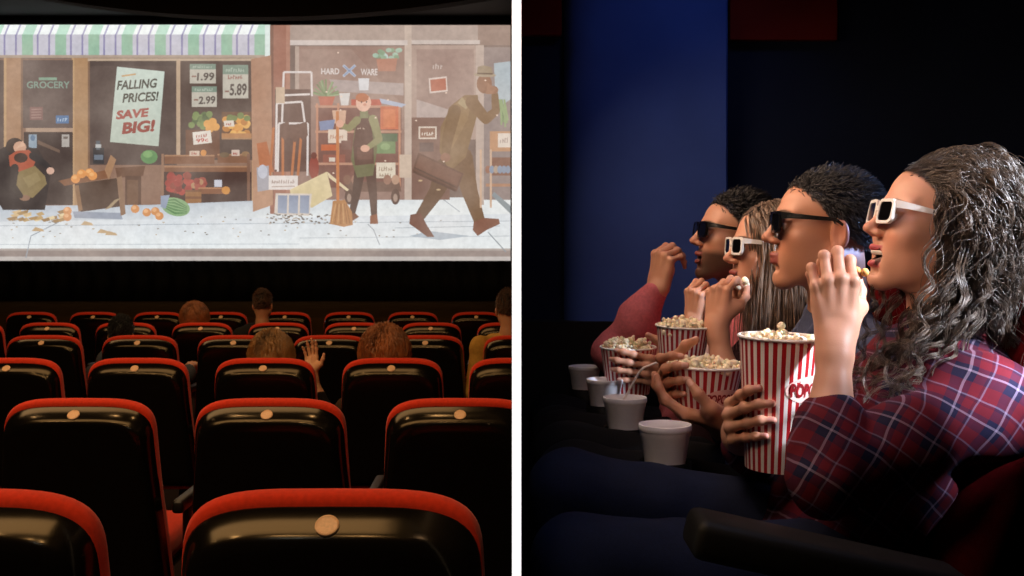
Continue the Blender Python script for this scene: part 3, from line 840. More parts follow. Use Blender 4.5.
def strands_mesh(lines, radius, sides=3, taper=0.35):
    """lines: array (n, m, 3) of hair strands; returns verts, quads"""
    n, m, _ = lines.shape
    T = np.gradient(lines, axis=1); T /= np.linalg.norm(T, axis=2, keepdims=True)+1e-9
    ref = np.array([0.31, 0.52, 0.79]); A = np.cross(T, ref); A /= np.linalg.norm(A, axis=2, keepdims=True)+1e-9
    B = np.cross(T, A)
    t = np.linspace(0, 1, m); r = np.broadcast_to(np.asarray(radius).reshape(-1, 1), (n, 1))*(1-(1-taper)*t**2)[None]
    V = np.empty((n, m, sides, 3))
    for k in range(sides):
        a = 2*PI*k/sides
        V[:, :, k] = lines+(A*math.cos(a)+B*math.sin(a))*r[:, :, None]
    base = np.arange(n)[:, None, None]*m*sides+np.arange(m-1)[None, :, None]*sides
    k = np.arange(sides)[None, None]; l = (k+1) % sides
    Q = np.stack([base+k, base+l, base+sides+l, base+sides+k], -1).reshape(-1, 4)
    return V.reshape(-1, 3), Q

# ------------------------------------------------------------------ heads
def head_field(sp):
    """head in its own frame: face +Y, up +Z, right side +X"""
    f = Field(); jw = sp.get('jaw', 1.0); no = sp.get('nose', 1.0); mo = sp.get('mouth', 0.0)
    cr = sp.get('cranium', 1.0)
    f.el((0, -0.020, 0.042), (0.074, 0.094, 0.088*cr), 0.01)
    f.el((0, 0.020, 0.050), (0.066, 0.068, 0.066*cr), 0.02)
    f.el((0, 0.024, -0.030), (0.057*jw**0.5, 0.058, 0.080), 0.03)
    for s in (-1, 1):
        f.rc((s*0.051*jw, -0.014, -0.050), (s*0.017*jw, 0.064, -0.098), 0.016, 0.014, 0.026)
        f.el((s*0.041, 0.058, -0.012), (0.024, 0.022, 0.020), 0.03)
        f.el((s*0.040, 0.034, -0.040), (0.020, 0.036, 0.036), 0.03)
        f.rc((s*0.012, 0.083, 0.034), (s*0.046, 0.066, 0.035), 0.0085, 0.008, 0.02)
    f.el((0, 0.076, -0.103), (0.021*jw, 0.017, 0.015), 0.022)
    f.el((0, 0.073, -0.062), (0.032, 0.019, 0.030), 0.025)
    # eye sockets and eyes
    for s in (-1, 1):
        f.el((s*0.032, 0.100, 0.012), (0.019, 0.020, 0.011), 0.014, 's')
        f.el((s*0.031, 0.0765, 0.011), (0.0130, 0.0130, 0.0125), 0.002)
        f.el((s*0.031, 0.0775, 0.0185), (0.0165, 0.0130, 0.0065), 0.004)
    # nose
    f.rc((0, 0.087, 0.026), (0, 0.1085, -0.013), 0.0080, 0.0085*no, 0.013)
    f.el((0, 0.1120, -0.0185), (0.0100*no, 0.0105, 0.0085), 0.010)
    for s in (-1, 1):
        f.el((s*0.0120, 0.0985, -0.0235), (0.0072, 0.0100, 0.0068), 0.007)
        f.el((s*0.0065, 0.1065, -0.0315), (0.0042, 0.0055, 0.0042), 0.003, 's')
    # lips
    o = mo; sm = sp.get('smile', 0.0)
    if sm:
        for s in (-1, 1): f.el((s*0.040, 0.066, -0.024), (0.020, 0.016, 0.015), 0.022)
    if o > 0:
        f.el((0, 0.094, -0.062-o*0.2), (0.021+sm*0.6, 0.030, 0.010+o*0.5), 0.006, 's')
    for s in (-1, 1):
        f.rc((s*0.003, 0.0975-o*0.05, -0.0515+o*0.2), (s*(0.0235+sm*0.6), 0.0795-sm, -0.0575+sm), 0.0060, 0.0028, 0.006)
        f.rc((s*0.003, 0.0945-o*0.15, -0.0645-o*1.0), (s*(0.0225+sm*0.6), 0.0795-sm, -0.0590-o*0.35+sm), 0.0066, 0.0028, 0.006)
    f.rc((-0.014, 0.089, -0.078-o*0.9), (0.014, 0.089, -0.078-o*0.9), 0.004, 0.004, 0.012, 's')
    # ears
    for s in (-1, 1):
        c, q = math.cos(s*0.45), math.sin(s*0.45)
        M = np.array([[c, -q, 0], [q, c, 0], [0, 0, 1]])
        f.el((s*0.078, -0.016, -0.004), (0.0085, 0.019, 0.032), 0.006, 'u', M)
        f.el((s*0.086, -0.012, -0.002), (0.006, 0.010, 0.018), 0.006, 's', M)
        f.el((s*0.077, -0.010, -0.031), (0.007, 0.009, 0.010), 0.006)
    return f

def head_tint(p, sp):
    sk = np.array(lin(sp['skin'])); n = len(p)
    t = np.tile(sk, (n, 1))
    x, y, z = np.abs(p[:, 0]), p[:, 1], p[:, 2]; o = sp.get('mouth', 0)
    def mix(m, c):
        nonlocal t
        t = t*(1-m[:, None])+np.array(lin(c))*m[:, None]
    # flush on cheeks, nose and ears
    mix(0.35*np.exp(-(((x-0.04)/0.022)**2+((y-0.07)/0.04)**2+((z+0.025)/0.022)**2)), sp.get('flush', 'b4604a'))
    mix(0.30*np.exp(-((x/0.014)**2+((y-0.115)/0.02)**2+((z+0.02)/0.014)**2)), sp.get('flush', 'b4604a'))
    mix(0.4*sstep(0.070, 0.078, x)*(y < 0.02)*(z < 0.04), 'b8624a')
    if sp.get('beard', 0):
        b = sstep(-0.030, -0.052, z)*sstep(-0.03, -0.005, y)*(1-0.65*np.exp(-((x/0.02)**2+((z+0.058)/0.012)**2)))
        b = np.maximum(b, sstep(0.022, 0.016, x)*sstep(-0.050, -0.045, z)*sstep(-0.036, -0.041, z)*(y > 0.07))
        sb = sstep(0.055, 0.064, x)*sstep(0.01, -0.03, z)*sstep(-0.02, 0.0, y)*(y < 0.035)
        mix(sp['beard']*np.maximum(b, sb), sp.get('beard_col', '1c1412'))
    lipz = np.where(x < 0.024, np.minimum(np.abs(z+0.0525-o*0.2), np.abs(z+0.064+o*1.0)), 1)
    lp = sstep(0.0075, 0.0045, lipz)*(y > 0.082)*sstep(0.025, 0.019, x)
    mix(lp, sp.get('lips', '9a4a42'))
    if o > 0:
        inn = (x < 0.020)*(y < 0.093)*(y > 0.05)*(z < -0.050)*(z > -0.066-o*1.0)
        mix(inn*0.9, '35100d')
    br = sstep(0.0055, 0.003, np.abs(z-(0.0365+0.10*(x-0.03)*(x < 0.032)-0.25*(x-0.032)*(x >= 0.032))))*sstep(0.010, 0.015, x)*sstep(0.056, 0.048, x)*(y > 0.05)
    mix(br*0.85, sp.get('brow', '2a1a12'))
    d = np.sqrt((x-0.031)**2+(y-0.0765)**2+(z-0.011)**2)
    eye = (d < 0.0136)*(y > 0.083)*(z < 0.0158)
    mix(eye*1.0, 'd8d0ca')
    ir = eye*(((x-0.031)**2+(z-0.011)**2) < 0.0058**2)
    mix(ir*1.0, '2a1a10')
    return t

def head_frame(pos, yaw, pitch, roll=0.0, scale=1.0):
    """yaw 0 faces world -X"""
    R = Matrix.Rotation(PI/2+math.radians(yaw), 4, 'Z') @ Matrix.Rotation(math.radians(roll), 4, 'Y') @ Matrix.Rotation(math.radians(pitch), 4, 'X')
    return Matrix.Translation(pos) @ R @ Matrix.Scale(scale, 4)

def xf(M, p):
    A = np.array(M)[:3]
    return p@A[:, :3].T+A[:, 3]

# ------------------------------------------------------------------ hands
FING = {  # base, phalanx lengths, radii
    'index': ((0.029, 0.092, 0.001), (0.043, 0.026, 0.020), (0.0090, 0.0082, 0.0074, 0.0062)),
    'middle': ((0.009, 0.096, 0.004), (0.047, 0.030, 0.021), (0.0092, 0.0084, 0.0076, 0.0064)),
    'ring': ((-0.011, 0.092, 0.003), (0.043, 0.028, 0.021), (0.0088, 0.0080, 0.0072, 0.0060)),
    'pinky': ((-0.029, 0.083, -0.001), (0.034, 0.021, 0.018), (0.0078, 0.0070, 0.0063, 0.0054))}

def hand_parts(side, pose, touch=None, tip=None):
    """joints of a hand in its own frame: wrist at 0, fingers +Y, back of the hand +Z, thumb on side*X.
    pose: finger -> (spread, three curls in degrees); touch(p) -> distance to a held thing, closes the fingers on it"""
    out = {}
    for name, (b, ls, rs) in FING.items():
        sp, cu = pose[name]
        p = np.array((b[0]*side, b[1], b[2])); pts = [p]; a = 0.0
        for j in range(3):
            best = None
            c = math.radians(cu[j])
            if touch is not None:
                # close this joint until the phalanx rests on the held thing
                ok = math.radians(-15)
                for q in np.linspace(-15, cu[j], 24):
                    aa = a+math.radians(q); s2 = math.radians(sp)*side
                    d = np.array((math.sin(s2)*math.cos(aa), math.cos(s2)*math.cos(aa), -math.sin(aa)))
                    seg = [p+d*ls[j]*t for t in (0.5, 0.8, 1.0)]
                    if min(touch(x) for x in seg) < rs[j+1]*0.92: break
                    ok = math.radians(q)
                c = ok
            a += c; s2 = math.radians(sp)*side
            d = np.array((math.sin(s2)*math.cos(a), math.cos(s2)*math.cos(a), -math.sin(a)))
            p = p+d*ls[j]; pts.append(p)
        out[name] = (pts, rs)
    t0 = np.array((0.020*side, 0.022, -0.006)); pts = [t0]
    if tip is not None:
        ls = (0.046, 0.034, 0.027); ch = tip-t0; dist = min(np.linalg.norm(ch), 0.1065); ch = ch/np.linalg.norm(ch)
        bul = np.array(pose.get('bulge', (side, 0, 0.2)), float); bul = bul-ch*float(bul@ch); bul /= np.linalg.norm(bul)
        dl = math.acos(min(1, max(0.2, (dist-ls[1])/(ls[0]+ls[2]))))
        for sg, l in zip((1, 0, -1), ls): pts.append(pts[-1]+(ch*math.cos(sg*dl)+bul*math.sin(sg*dl))*l)
    for v, l in zip(pose['thumb'], (0.046, 0.034, 0.027)):
        if tip is not None: break
        v = np.array((v[0]*side, v[1], v[2]), float); v /= np.linalg.norm(v); pts.append(pts[-1]+v*l)
    out['thumb'] = (pts, (0.0135, 0.0112, 0.0095, 0.0075))
    return out

def hand_field(hp, side, elbow=None, fr=(0.026, 0.043), cuff=None):
    palm = Field()
    for name in ('index', 'middle', 'ring', 'pinky'):
        b = hp[name][0][0]; r = hp[name][1][0]
        palm.rc((b[0]*0.55, 0.006, -0.001), b*np.array((1, 0.96, 1)), 0.0150, r+0.0022, 0.0075)
        palm.el(b+np.array((0, -0.001, 0.0035)), (r*1.02, r*1.15, r*0.95), 0.006)
    palm.rc((-0.012*side, 0.02, -0.010), (-0.022*side, 0.055, -0.010), 0.014, 0.012, 0.014)
    t = hp['thumb'][0]
    palm.rc(t[0], t[1], 0.0175, 0.0125, 0.016)
    palm.rc((0.010*side, 0.03, -0.006), t[1]*0.75+np.array((0.004*side, 0.02, 0)), 0.013, 0.009, 0.02)
    if elbow is not None:
        e = np.array(elbow, float); L = np.linalg.norm(e); u = e/L
        palm.rc((0.006, 0, 0), u*L*0.12+np.array((0.006, 0, 0)), 0.0195, 0.0205, 0.02)
        palm.rc((-0.006, 0, 0), u*L*0.12+np.array((-0.006, 0, 0)), 0.0195, 0.0205, 0.02)
        palm.rc(u*L*0.10, u*L*0.62, 0.0235, fr[1]*0.95, 0.02)
        palm.rc(u*L*0.60, e, fr[1]*0.95, fr[1], 0.02)
    f = Field(); f.sub(palm, 0.004)
    for name in ('index', 'middle', 'ring', 'pinky', 'thumb'):
        pts, rs = hp[name]; g = Field()
        st = 1 if name == 'thumb' else 0
        for j in range(st, 3):
            g.rc(pts[j], pts[j+1], rs[j]*1.0, rs[j+1], 0.004)
            if j > 0: g.el(pts[j], (rs[j]*1.04,)*3, 0.006)
        f.sub(g, 0.0055)
    return f

def hand_tint(p, hp, skin, nail=None):
    t = np.tile(np.array(lin(skin)), (len(p), 1)); red = np.array(lin('b0604a')); nl = np.array(lin(nail or 'd8a898'))
    for name, (pts, rs) in hp.items():
        for j in (1, 2):
            m = 0.30*np.exp(-((p-pts[j])**2).sum(1)/(0.009**2)); t = t*(1-m[:, None])+red*m[:, None]
        m = 0.35*np.exp(-((p-pts[3])**2).sum(1)/(0.011**2)); t = t*(1-m[:, None])+red*m[:, None]
        d = pts[3]-pts[2]; d = d/np.linalg.norm(d); pr = pts[2]-pts[1]
        up = np.cross(np.cross(d, -pr+d*0.0001), d) if name == 'thumb' else None
        # the nail lies on the side away from the curl
        prev = pr/np.linalg.norm(pr); bend = prev-d*float(prev@d)
        if np.linalg.norm(bend) < 0.05: bend = np.array((0, 0, 1.0)); bend = bend-d*float(bend@d)
        bend /= np.linalg.norm(bend)
        c = pts[3]-d*0.001+bend*rs[3]*0.95
        q = p-c; side = np.cross(d, bend)
        m = ((np.abs(q@d) < 0.0065) & (np.abs(q@side) < rs[3]*0.78) & (q@bend > -0.0035))*0.8
        t = t*(1-m[:, None])+nl*m[:, None]
    return t

def frame_from(y, z):
    """rotation whose Y axis is y and whose Z axis is closest to z"""
    y = Vector(y).normalized(); z = Vector(z); z = (z-y*z.dot(y)).normalized(); x = y.cross(z)
    return Matrix((x, y, z)).transposed()

RELAX = {'index': (4, (25, 30, 15)), 'middle': (0, (30, 35, 18)), 'ring': (-4, (35, 38, 18)), 'pinky': (-9, (38, 40, 18)), 'thumb': ((0.75, 0.6, -0.35), (0.35, 0.9, -0.3), (0.2, 0.95, -0.3))}

def make_arm(side, wrist, y, z, elbow, pose, skin, h=0.0024, scale=1.0, touch=None, nail=None, fr=(0.026, 0.040), thumb_tip=None):
    """hand and bare forearm as (verts, quads, tint) in world space. y: finger direction, z: back of the hand"""
    R = frame_from(y, z); M = Matrix.Translation(wrist) @ R.to_4x4() @ Matrix.Scale(scale, 4); Mi = M.inverted()
    tl = None
    if touch is not None:
        A = np.array(M)
        tl = lambda p: touch(A[:3, :3]@p+A[:3, 3])/scale
    hp = hand_parts(side, pose, tl, None if thumb_tip is None else np.array(Mi @ Vector(thumb_tip)))
    f = hand_field(hp, side, Mi @ Vector(elbow), fr)
    v, q = surface(f, h)
    t = hand_tint(v, hp, skin, nail)
    return (xf(M, v), q, t), {k: [M @ Vector(p) for p in pp[0]] for k, pp in hp.items()}
# ================================================================== people: builders
M_skin = mat_attr('skin', 0.48, 0.12, 0.45, 0.10, 500)
M_teeth = mat('teeth', 'efe6da', 0.25, 0.5, 0.03)
M_lens = mat('dark lens', '0a0a0c', 0.08, 0.6, 0.05)
M_gwhite = mat('white glasses plastic', 'ece8e4', 0.35, 0.5, 0.02)
M_gblack = mat('black glasses plastic', '08080a', 0.25, 0.6, 0.05)

def mat_hair(name, c, rough=0.38, spec=0.6, ns=55):
    m, nt, b = nmat(name)
    tc = nt.nodes.new('ShaderNodeTexCoord'); n = nt.nodes.new('ShaderNodeTexNoise'); n.inputs['Scale'].default_value = ns
    nt.links.new(tc.outputs['Object'], n.inputs['Vector'])
    r = nt.nodes.new('ShaderNodeValToRGB'); q = lin(c)
    r.color_ramp.elements[0].position = 0.3; r.color_ramp.elements[1].position = 0.72
    r.color_ramp.elements[0].color = tuple(v*0.55 for v in q)+(1,); r.color_ramp.elements[1].color = tuple(min(1, v*1.6) for v in q)+(1,)
    nt.links.new(n.outputs['Fac'], r.inputs['Fac']); nt.links.new(r.outputs['Color'], b.inputs['Base Color'])
    b.inputs['Roughness'].default_value = rough; b.inputs['Specular IOR Level'].default_value = spec
    b.inputs['Sheen Weight'].default_value = 0.1
    return m

HC = np.array((0, -0.018, 0.045)); HR = np.array((0.077, 0.099, 0.092))
def hairline(y): return np.interp(y, [-1, -0.3, 0.0, 0.2, 0.45, 0.7, 0.85, 0.95, 1.0], [-0.82, -0.62, -0.36, -0.20, 0.10, 0.36, 0.47, 0.55, 0.60])

def scalp_tint(p, t, c):
    u = (p-HC)/HR; u = u/(np.linalg.norm(u, axis=1, keepdims=True)+1e-9)
    m = sstep(-0.04, 0.06, u[:, 2]-hairline(u[:, 1]))*(np.abs(p[:, 0]) < 0.082)*((np.abs(p[:, 0]) < 0.0735) | (p[:, 2] > 0.03) | (p[:, 1] < -0.04))
    return t*(1-m[:, None])+np.array(lin(c))*0.6*m[:, None]

def roots(n, M, rng, zmin=-9, fade=0.0, zs=1.0):
    out = []
    while sum(len(o) for o in out) < n:
        u = rng.normal(size=(n, 3)); u /= np.linalg.norm(u, axis=1, keepdims=True)
        ok = (u[:, 2] > hairline(u[:, 1])+fade*rng.random(n)) & (u[:, 2] > zmin)
        out.append(u[ok])
    u = np.concatenate(out)[:n]
    p = xf(M, HC+u*HR*np.where(u[:, 2:] > 0, np.array((1, 1, zs)), 1.0))
    A = np.array(M)[:3, :3]; A = A/np.linalg.norm(A[:, 0])
    return u, p, u@A.T

def flow(p0, n, m, length, dirs):
    """integrate strands: dirs(t, p) -> direction field"""
    L = np.empty((len(p0), m, 3)); p = p0.copy(); st = (np.asarray(length)/(m-1))[:, None]
    for j in range(m):
        L[:, j] = p
        d = dirs(j/(m-1), p); d = d/(np.linalg.norm(d, axis=1, keepdims=True)+1e-9)
        p = p+d*st
    return L

def curl_lines(L, rad, turns, rng):
    n, m, _ = L.shape
    T = np.gradient(L, axis=1); T /= np.linalg.norm(T, axis=2, keepdims=True)+1e-9
    ref = np.array([0.4, 0.7, 0.59]); A = np.cross(T, ref); A /= np.linalg.norm(A, axis=2, keepdims=True)+1e-9
    B = np.cross(T, A); t = np.linspace(0, 1, m)[None]
    ph = rng.random((n, 1))*2*PI+2*PI*np.asarray(turns).reshape(-1, 1)*t
    r = np.asarray(rad).reshape(-1, 1)*np.minimum(1, t*5)
    return L+(A*np.cos(ph)[..., None]+B*np.sin(ph)[..., None])*r[..., None]

def head_at(anchor, world, yaw, pitch, roll, scale):
    M = head_frame(Vector((0, 0, 0)), yaw, pitch, roll, scale)
    return Matrix.Translation(Vector(world)-(M @ Vector(anchor))) @ M

def off_face(lines, M, y0=0.03, z1=0.062, xm=0.078):
    """drops strands that would hang over the face"""
    q = xf(M.inverted(), lines.reshape(-1, 3)).reshape(lines.shape)
    bad = ((q[..., 1] > y0) & (np.abs(q[..., 0]) < xm) & (q[..., 2] < z1) & (q[..., 2] > -0.16)).any(1)
    return lines[~bad]

def hair_mesh(parent, lines, radius, m, sides=3, name='hair', taper=0.35):
    parts = []
    for L, r in zip(lines, radius):
        v, q = strands_mesh(L, r, sides, taper); parts.append((v, q, None))
    return np_link(name, parts, m, parent)

def head_piece(M, sp, neck_base, h=0.0024, nr=0.052):
    f = head_field(sp); nb = M.inverted() @ Vector(neck_base); nb = np.array(nb)
    nr = nr/ M.to_scale()[0]
    f.rc((0, -0.030, -0.055), nb*0.55+np.array((0, -0.036, -0.085))*0.45, nr*0.98, nr*0.95, 0.03)
    f.rc(nb*0.55+np.array((0, -0.036, -0.085))*0.45, nb, nr*0.95, nr*1.25, 0.03)
    v, q = surface(f, h)
    t = head_tint(v, sp)
    t = scalp_tint(v, t, sp['hair'])
    return xf(M, v), q, t

def clothes(parent, name, field, m, h=0.006, fold=0.004, ff=26, seed=0):
    field.disp = lambda p: fold*noise3(p, ff, seed)+fold*0.45*noise3(p, ff*2.3, seed+3)
    v, q = surface(field, h)
    return np_link(name, [(v, q, None)], m, parent)

def glasses(M, m, label, group=None):
    """3-D glasses in the head's frame"""
    t = thing('movie_glasses', label, 'glasses', M @ Vector((0, 0.10, 0.01)), 0, group)
    L = Matrix.Translation(-Vector(t.location)) @ M
    def rr(cx, cz, w, h2, r, n=6):
        pts = []
        for sx, sz, a0 in ((1, 1, 0), (-1, 1, 90), (-1, -1, 180), (1, -1, 270)):
            for i in range(n+1):
                a = math.radians(a0+90*i/n); pts.append((cx+sx*(w/2-r)+r*math.cos(a), cz+sz*(h2/2-r)+r*math.sin(a)))
        return pts
    yb = lambda x: 0.1005-1.6*x*x
    fr = MB()
    for s in (-1, 1):
        o = rr(s*0.0335, 0.0145, 0.0580, 0.0440, 0.012); i = rr(s*0.0335, 0.0145, 0.0475, 0.0335, 0.009); k = len(o); vs = []
        for ring, dy in ((o, 0.0), (o, 0.0055), (i, 0.0055), (i, 0.0)):
            vs += [(x, yb(x)+dy, z) for x, z in ring]
        fs = [(a*k+j, a*k+(j+1) % k, ((a+1) % 4)*k+(j+1) % k, ((a+1) % 4)*k+j) for a in range(4) for j in range(k)]
        fr.add(vs, fs, L)
    fr.box((-0.007, 0.0995, 0.016), (0.007, 0.106, 0.024), L)
    frame = fr.build('frame', m, t)
    for s in (-1, 1):
        i = rr(s*0.0335, 0.0145, 0.0479, 0.0339, 0.009); k = len(i)
        vs = [(x, yb(x)+0.0022, z) for x, z in i]+[(x, yb(x)+0.0038, z) for x, z in i]
        fs = [tuple(range(k)), tuple(range(2*k-1, k-1, -1))]+[(j, (j+1) % k, k+(j+1) % k, k+j) for j in range(k)]
        MB().add(vs, fs, L).build('lens', M_lens, t)
        a = MB(); path = [(s*0.0605, 0.0975, 0.028), (s*0.070, 0.080, 0.028), (s*0.0775, 0.04, 0.027), (s*0.0830, -0.005, 0.026), (s*0.0845, -0.026, 0.012)]
        ht = (0.0070, 0.0055, 0.0042, 0.0036, 0.003); vs = []
        for (x, y, z), hh in zip(path, ht):
            vs += [(x-0.0017, y, z-hh), (x+0.0017, y, z-hh), (x+0.0017, y, z+hh), (x-0.0017, y, z+hh)]
        fs = [(4*j+b, 4*j+(b+1) % 4, 4*j+4+(b+1) % 4, 4*j+4+b) for j in range(4) for b in range(4)]+[(0, 1, 2, 3), (16, 17, 18, 19)]
        a.add(vs, fs, L).build('temple', m, t)
    return t

# ================================================================== popcorn tubs, cups, chairs of the small theatre
def mat_stripes(name, n):
    m, nt, b = nmat(name); N = nt.nodes; K = nt.links
    tc = N.new('ShaderNodeTexCoord'); sx = N.new('ShaderNodeSeparateXYZ'); K.new(tc.outputs['Object'], sx.inputs[0])
    at = N.new('ShaderNodeMath'); at.operation = 'ARCTAN2'; K.new(sx.outputs['Y'], at.inputs[0]); K.new(sx.outputs['X'], at.inputs[1])
    mu = N.new('ShaderNodeMath'); mu.operation = 'MULTIPLY'; mu.inputs[1].default_value = n/(2*PI); K.new(at.outputs[0], mu.inputs[0])
    fr = N.new('ShaderNodeMath'); fr.operation = 'FRACT'; K.new(mu.outputs[0], fr.inputs[0])
    gt = N.new('ShaderNodeMath'); gt.operation = 'GREATER_THAN'; gt.inputs[1].default_value = 0.5; K.new(fr.outputs[0], gt.inputs[0])
    mx = N.new('ShaderNodeMixRGB'); mx.inputs['Color1'].default_value = lin('f2ebe6')+(1,); mx.inputs['Color2'].default_value = lin('b01a22')+(1,)
    K.new(gt.outputs[0], mx.inputs['Fac']); K.new(mx.outputs[0], b.inputs['Base Color'])
    b.inputs['Roughness'].default_value = 0.42
    return m
M_stripe = mat_stripes('red and white striped card', 30)
M_rim = mat('white card rim', 'f4efea', 0.5, 0.4, 0.02)
M_logo = mat('pale print', 'eec9c0', 0.5, 0.3, 0.02)
M_letter = mat('dark red print', '8e1820', 0.5, 0.3, 0.05)
M_corn = mat('popcorn', 'f3e6c8', 0.75, 0.3, 0.10, 60, sss=0.15)
M_foam = mat('white foam cup', 'f4f0f4', 0.6, 0.35, 0.02)
M_blackp = mat('black plastic', '050506', 0.6, 0.3)
M_straw = mat('white plastic straw', 'e6d8d2', 0.35, 0.5, 0.02)

def tub(loc, r1, r0, h, label, corn_label, logo_at=None, tilt=(0, 0), fill=1.0, seed=1, nk=70):
    """popcorn tub with its rim centre at loc"""
    T = Matrix.Rotation(tilt[0], 4, 'X') @ Matrix.Rotation(tilt[1], 4, 'Y')
    base = Vector(loc)-T @ Vector((0, 0, h))
    t = thing('popcorn_bucket', label, 'popcorn bucket', base, 0, 'striped popcorn buckets')
    t.rotation_euler = T.to_euler()
    th = 0.0012
    MB().lathe([(r0*0.97, 0.004), (r0, 0.0), (r0+(r1-r0)*0.5, h*0.5), (r1, h), (r1-th, h), (r0+(r1-r0)*0.5-th, h*0.5), (r0-th, 0.006)], 64).build('tub', M_stripe, t)
    c = []
    for k in range(11):
        a = 2*PI*k/10; c.append((r1+0.0008+0.0026*math.cos(a), h+0.0026*math.sin(a)))
    MB().lathe(c, 64, None, False, False).build('rim', M_rim, t)
    if logo_at is not None:
        a0, z0, w2, hh = logo_at      # angle on the tub, height, half width, half height
        def on(u, v, off):
            z = z0+v; r = r0+(r1-r0)*z/h+off; a = a0+u/r; return (r*math.cos(a), r*math.sin(a), z)
        mb = MB(); vs = [on(0, 0, 0.0006)]; fs = []; n = 40
        for ring in (0.5, 1.0):
            for k in range(n): vs.append(on(w2*ring*math.cos(2*PI*k/n), hh*ring*math.sin(2*PI*k/n), 0.0006))
        for k in range(n):
            l = (k+1) % n; fs.append((0, 1+k, 1+l)); fs.append((1+k, 1+n+k, 1+n+l, 1+l))
        lo = mb.add(vs, fs).build('logo_oval', M_logo, t)
        v, f = text_polys('POPCORN', 1.0, 0, 0.03); xs = [p[0] for p in v]; ysv = [p[1] for p in v]
        mb = MB(); W = w2*0.86
        mb.add([on((p[0]-min(xs))/(max(xs)-min(xs))*2*W-W, ((p[1]-min(ysv))/(max(ysv)-min(ysv))-0.5)*hh*1.0, 0.0012) for p in v], f)
        mb.build('lettering', M_letter, lo)
    # heap of popcorn
    rg = np.random.default_rng(seed); import bmesh
    bm = bmesh.new(); bmesh.ops.create_icosphere(bm, subdivisions=2, radius=1)
    sv = np.array([v.co[:] for v in bm.verts]); sf = np.array([[v.index for v in f.verts] for f in bm.faces]); bm.free()
    V, Fc, b = [], [], 0
    for k in range(nk):
        rr = r1*0.90*math.sqrt(rg.random()); a = rg.random()*2*PI
        z = h-0.010+fill*0.016*(1-(rr/r1)**2)+rg.random()*0.010*fill
        c = np.array((rr*math.cos(a), rr*math.sin(a), z)); s = 0.0052+0.0030*rg.random()
        for j in range(4):
            o = rg.normal(size=3)*s*0.75
            V.append(c+o+sv*s*(0.55+0.4*rg.random())*(1+0.15*rg.normal(size=(1, 3)))); Fc.append(sf+b); b += len(sv)
    # bed of kernels below the loose ones
    n = 28; ringv = [np.array((0, 0, h-0.012+fill*0.012))]
    for q in (0.33, 0.66, 0.97):
        for k in range(n): ringv.append(np.array((r1*0.96*q*math.cos(2*PI*k/n), r1*0.96*q*math.sin(2*PI*k/n), h-0.014+fill*0.012*(1-q*q))))
    tri = []
    for k in range(n):
        l = (k+1) % n; tri.append((0, 1+k, 1+l))
        for q in (0, 1):
            a_, b_, c_, d_ = 1+q*n+k, 1+q*n+l, 1+(q+1)*n+l, 1+(q+1)*n+k; tri += [(a_, d_, c_), (a_, c_, b_)]
    V.append(np.array(ringv)); Fc.append(np.array(tri)+b)
    me = np_mesh('popcorn', np.concatenate(V), np.concatenate(Fc))
    o = bpy.data.objects.new('popcorn', me); COL.objects.link(o); me.materials.append(M_corn)
    o.location = base; o.rotation_euler = t.rotation_euler
    tag(o, corn_label, 'popcorn', None, 'stuff')
    Ti = T.inverted().to_3x3(); Tn = np.array(Ti); bb = np.array(base)
    def dist(p):
        q = Tn@(np.asarray(p)-bb); z = min(max(q[2], 0), h)
        side = math.hypot(q[0], q[1])-(r0+(r1-r0)*z/h)
        if q[2] < 0: return math.hypot(max(side, 0), q[2]) if side > 0 else -q[2]
        if q[2] > h: return math.hypot(max(side, 0), q[2]-h) if side > 0 else max(q[2]-h, side)
        return side
    return t, dist

def foam_cup(loc, label, r1=0.046, r0=0.034, h=0.085):
    t = thing('foam_cup', label, 'cup', Vector(loc)-Vector((0, 0, h)), 0, 'white foam cups in the cup holders')
    MB().lathe([(r0*0.9, 0.003), (r0*0.98, 0.0), (r0, 0.003), (r0+(r1-r0)*0.72, h*0.74), (r0+(r1-r0)*0.74+0.0010, h*0.76), (r1*0.985, h-0.009), (r1-0.004, h-0.009), (r0-0.003, 0.006), (0.001, 0.006)], 48, None, True, False).build('cup_body', M_foam, t)
    c = [(r1*0.985, h-0.012), (r1+0.0008, h-0.010), (r1+0.0014, h-0.004), (r1+0.0006, h), (r1-0.002, h+0.0005), (r1-0.0042, h-0.003), (r1-0.0048, h-0.012)]
    MB().lathe(c, 48, None, False, False).build('rim', M_foam, t)
    return t

M_redseat = mat('dark red theatre velvet', '52070b', 0.9, 0.05, 0.15, 90, 0.25, 600)
def theatre_chair(y, label, top=1.27, x0=0.0, w=0.37, floor=0.2):
    t = thing('theatre_chair', label, 'seat', (0.70+x0, y, floor), 0, 'red chairs of the small theatre')
    dz = floor
    def slab(path, th, name, m, parent):
        """rounded upholstered slab swept across the chair's width; path in x, z (local)"""
        f = Field()
        for s in np.linspace(-w/2+th*0.5, w/2-th*0.5, 5):
            for (xa, za), (xb, zb) in zip(path[:-1], path[1:]): f.rc((xa, s, za), (xb, s, zb), th*0.5, th*0.5, 0.012)
        for (xa, za) in path: f.rc((xa, -w/2+th*0.5, za), (xa, w/2-th*0.5, za), th*0.5, th*0.5, 0.01)
        v, q = surface(f, 0.010)
        o = np_link(name, [(v, q, None)], m, None); o.parent = parent; return o
    zt = top-dz
    slab([(-0.06, 0.62), (0.02, 0.82), (0.115, zt-0.05)], 0.10, 'backrest', M_redseat, t)
    slab([(-0.46, 0.50), (-0.30, 0.50), (-0.14, 0.49)], 0.09, 'seat_cushion', M_redseat, t)
    MB().box((-0.36, -0.12, 0.0), (-0.10, 0.12, 0.44), None, 0.02).build('base', M_blackp, t)
    return t

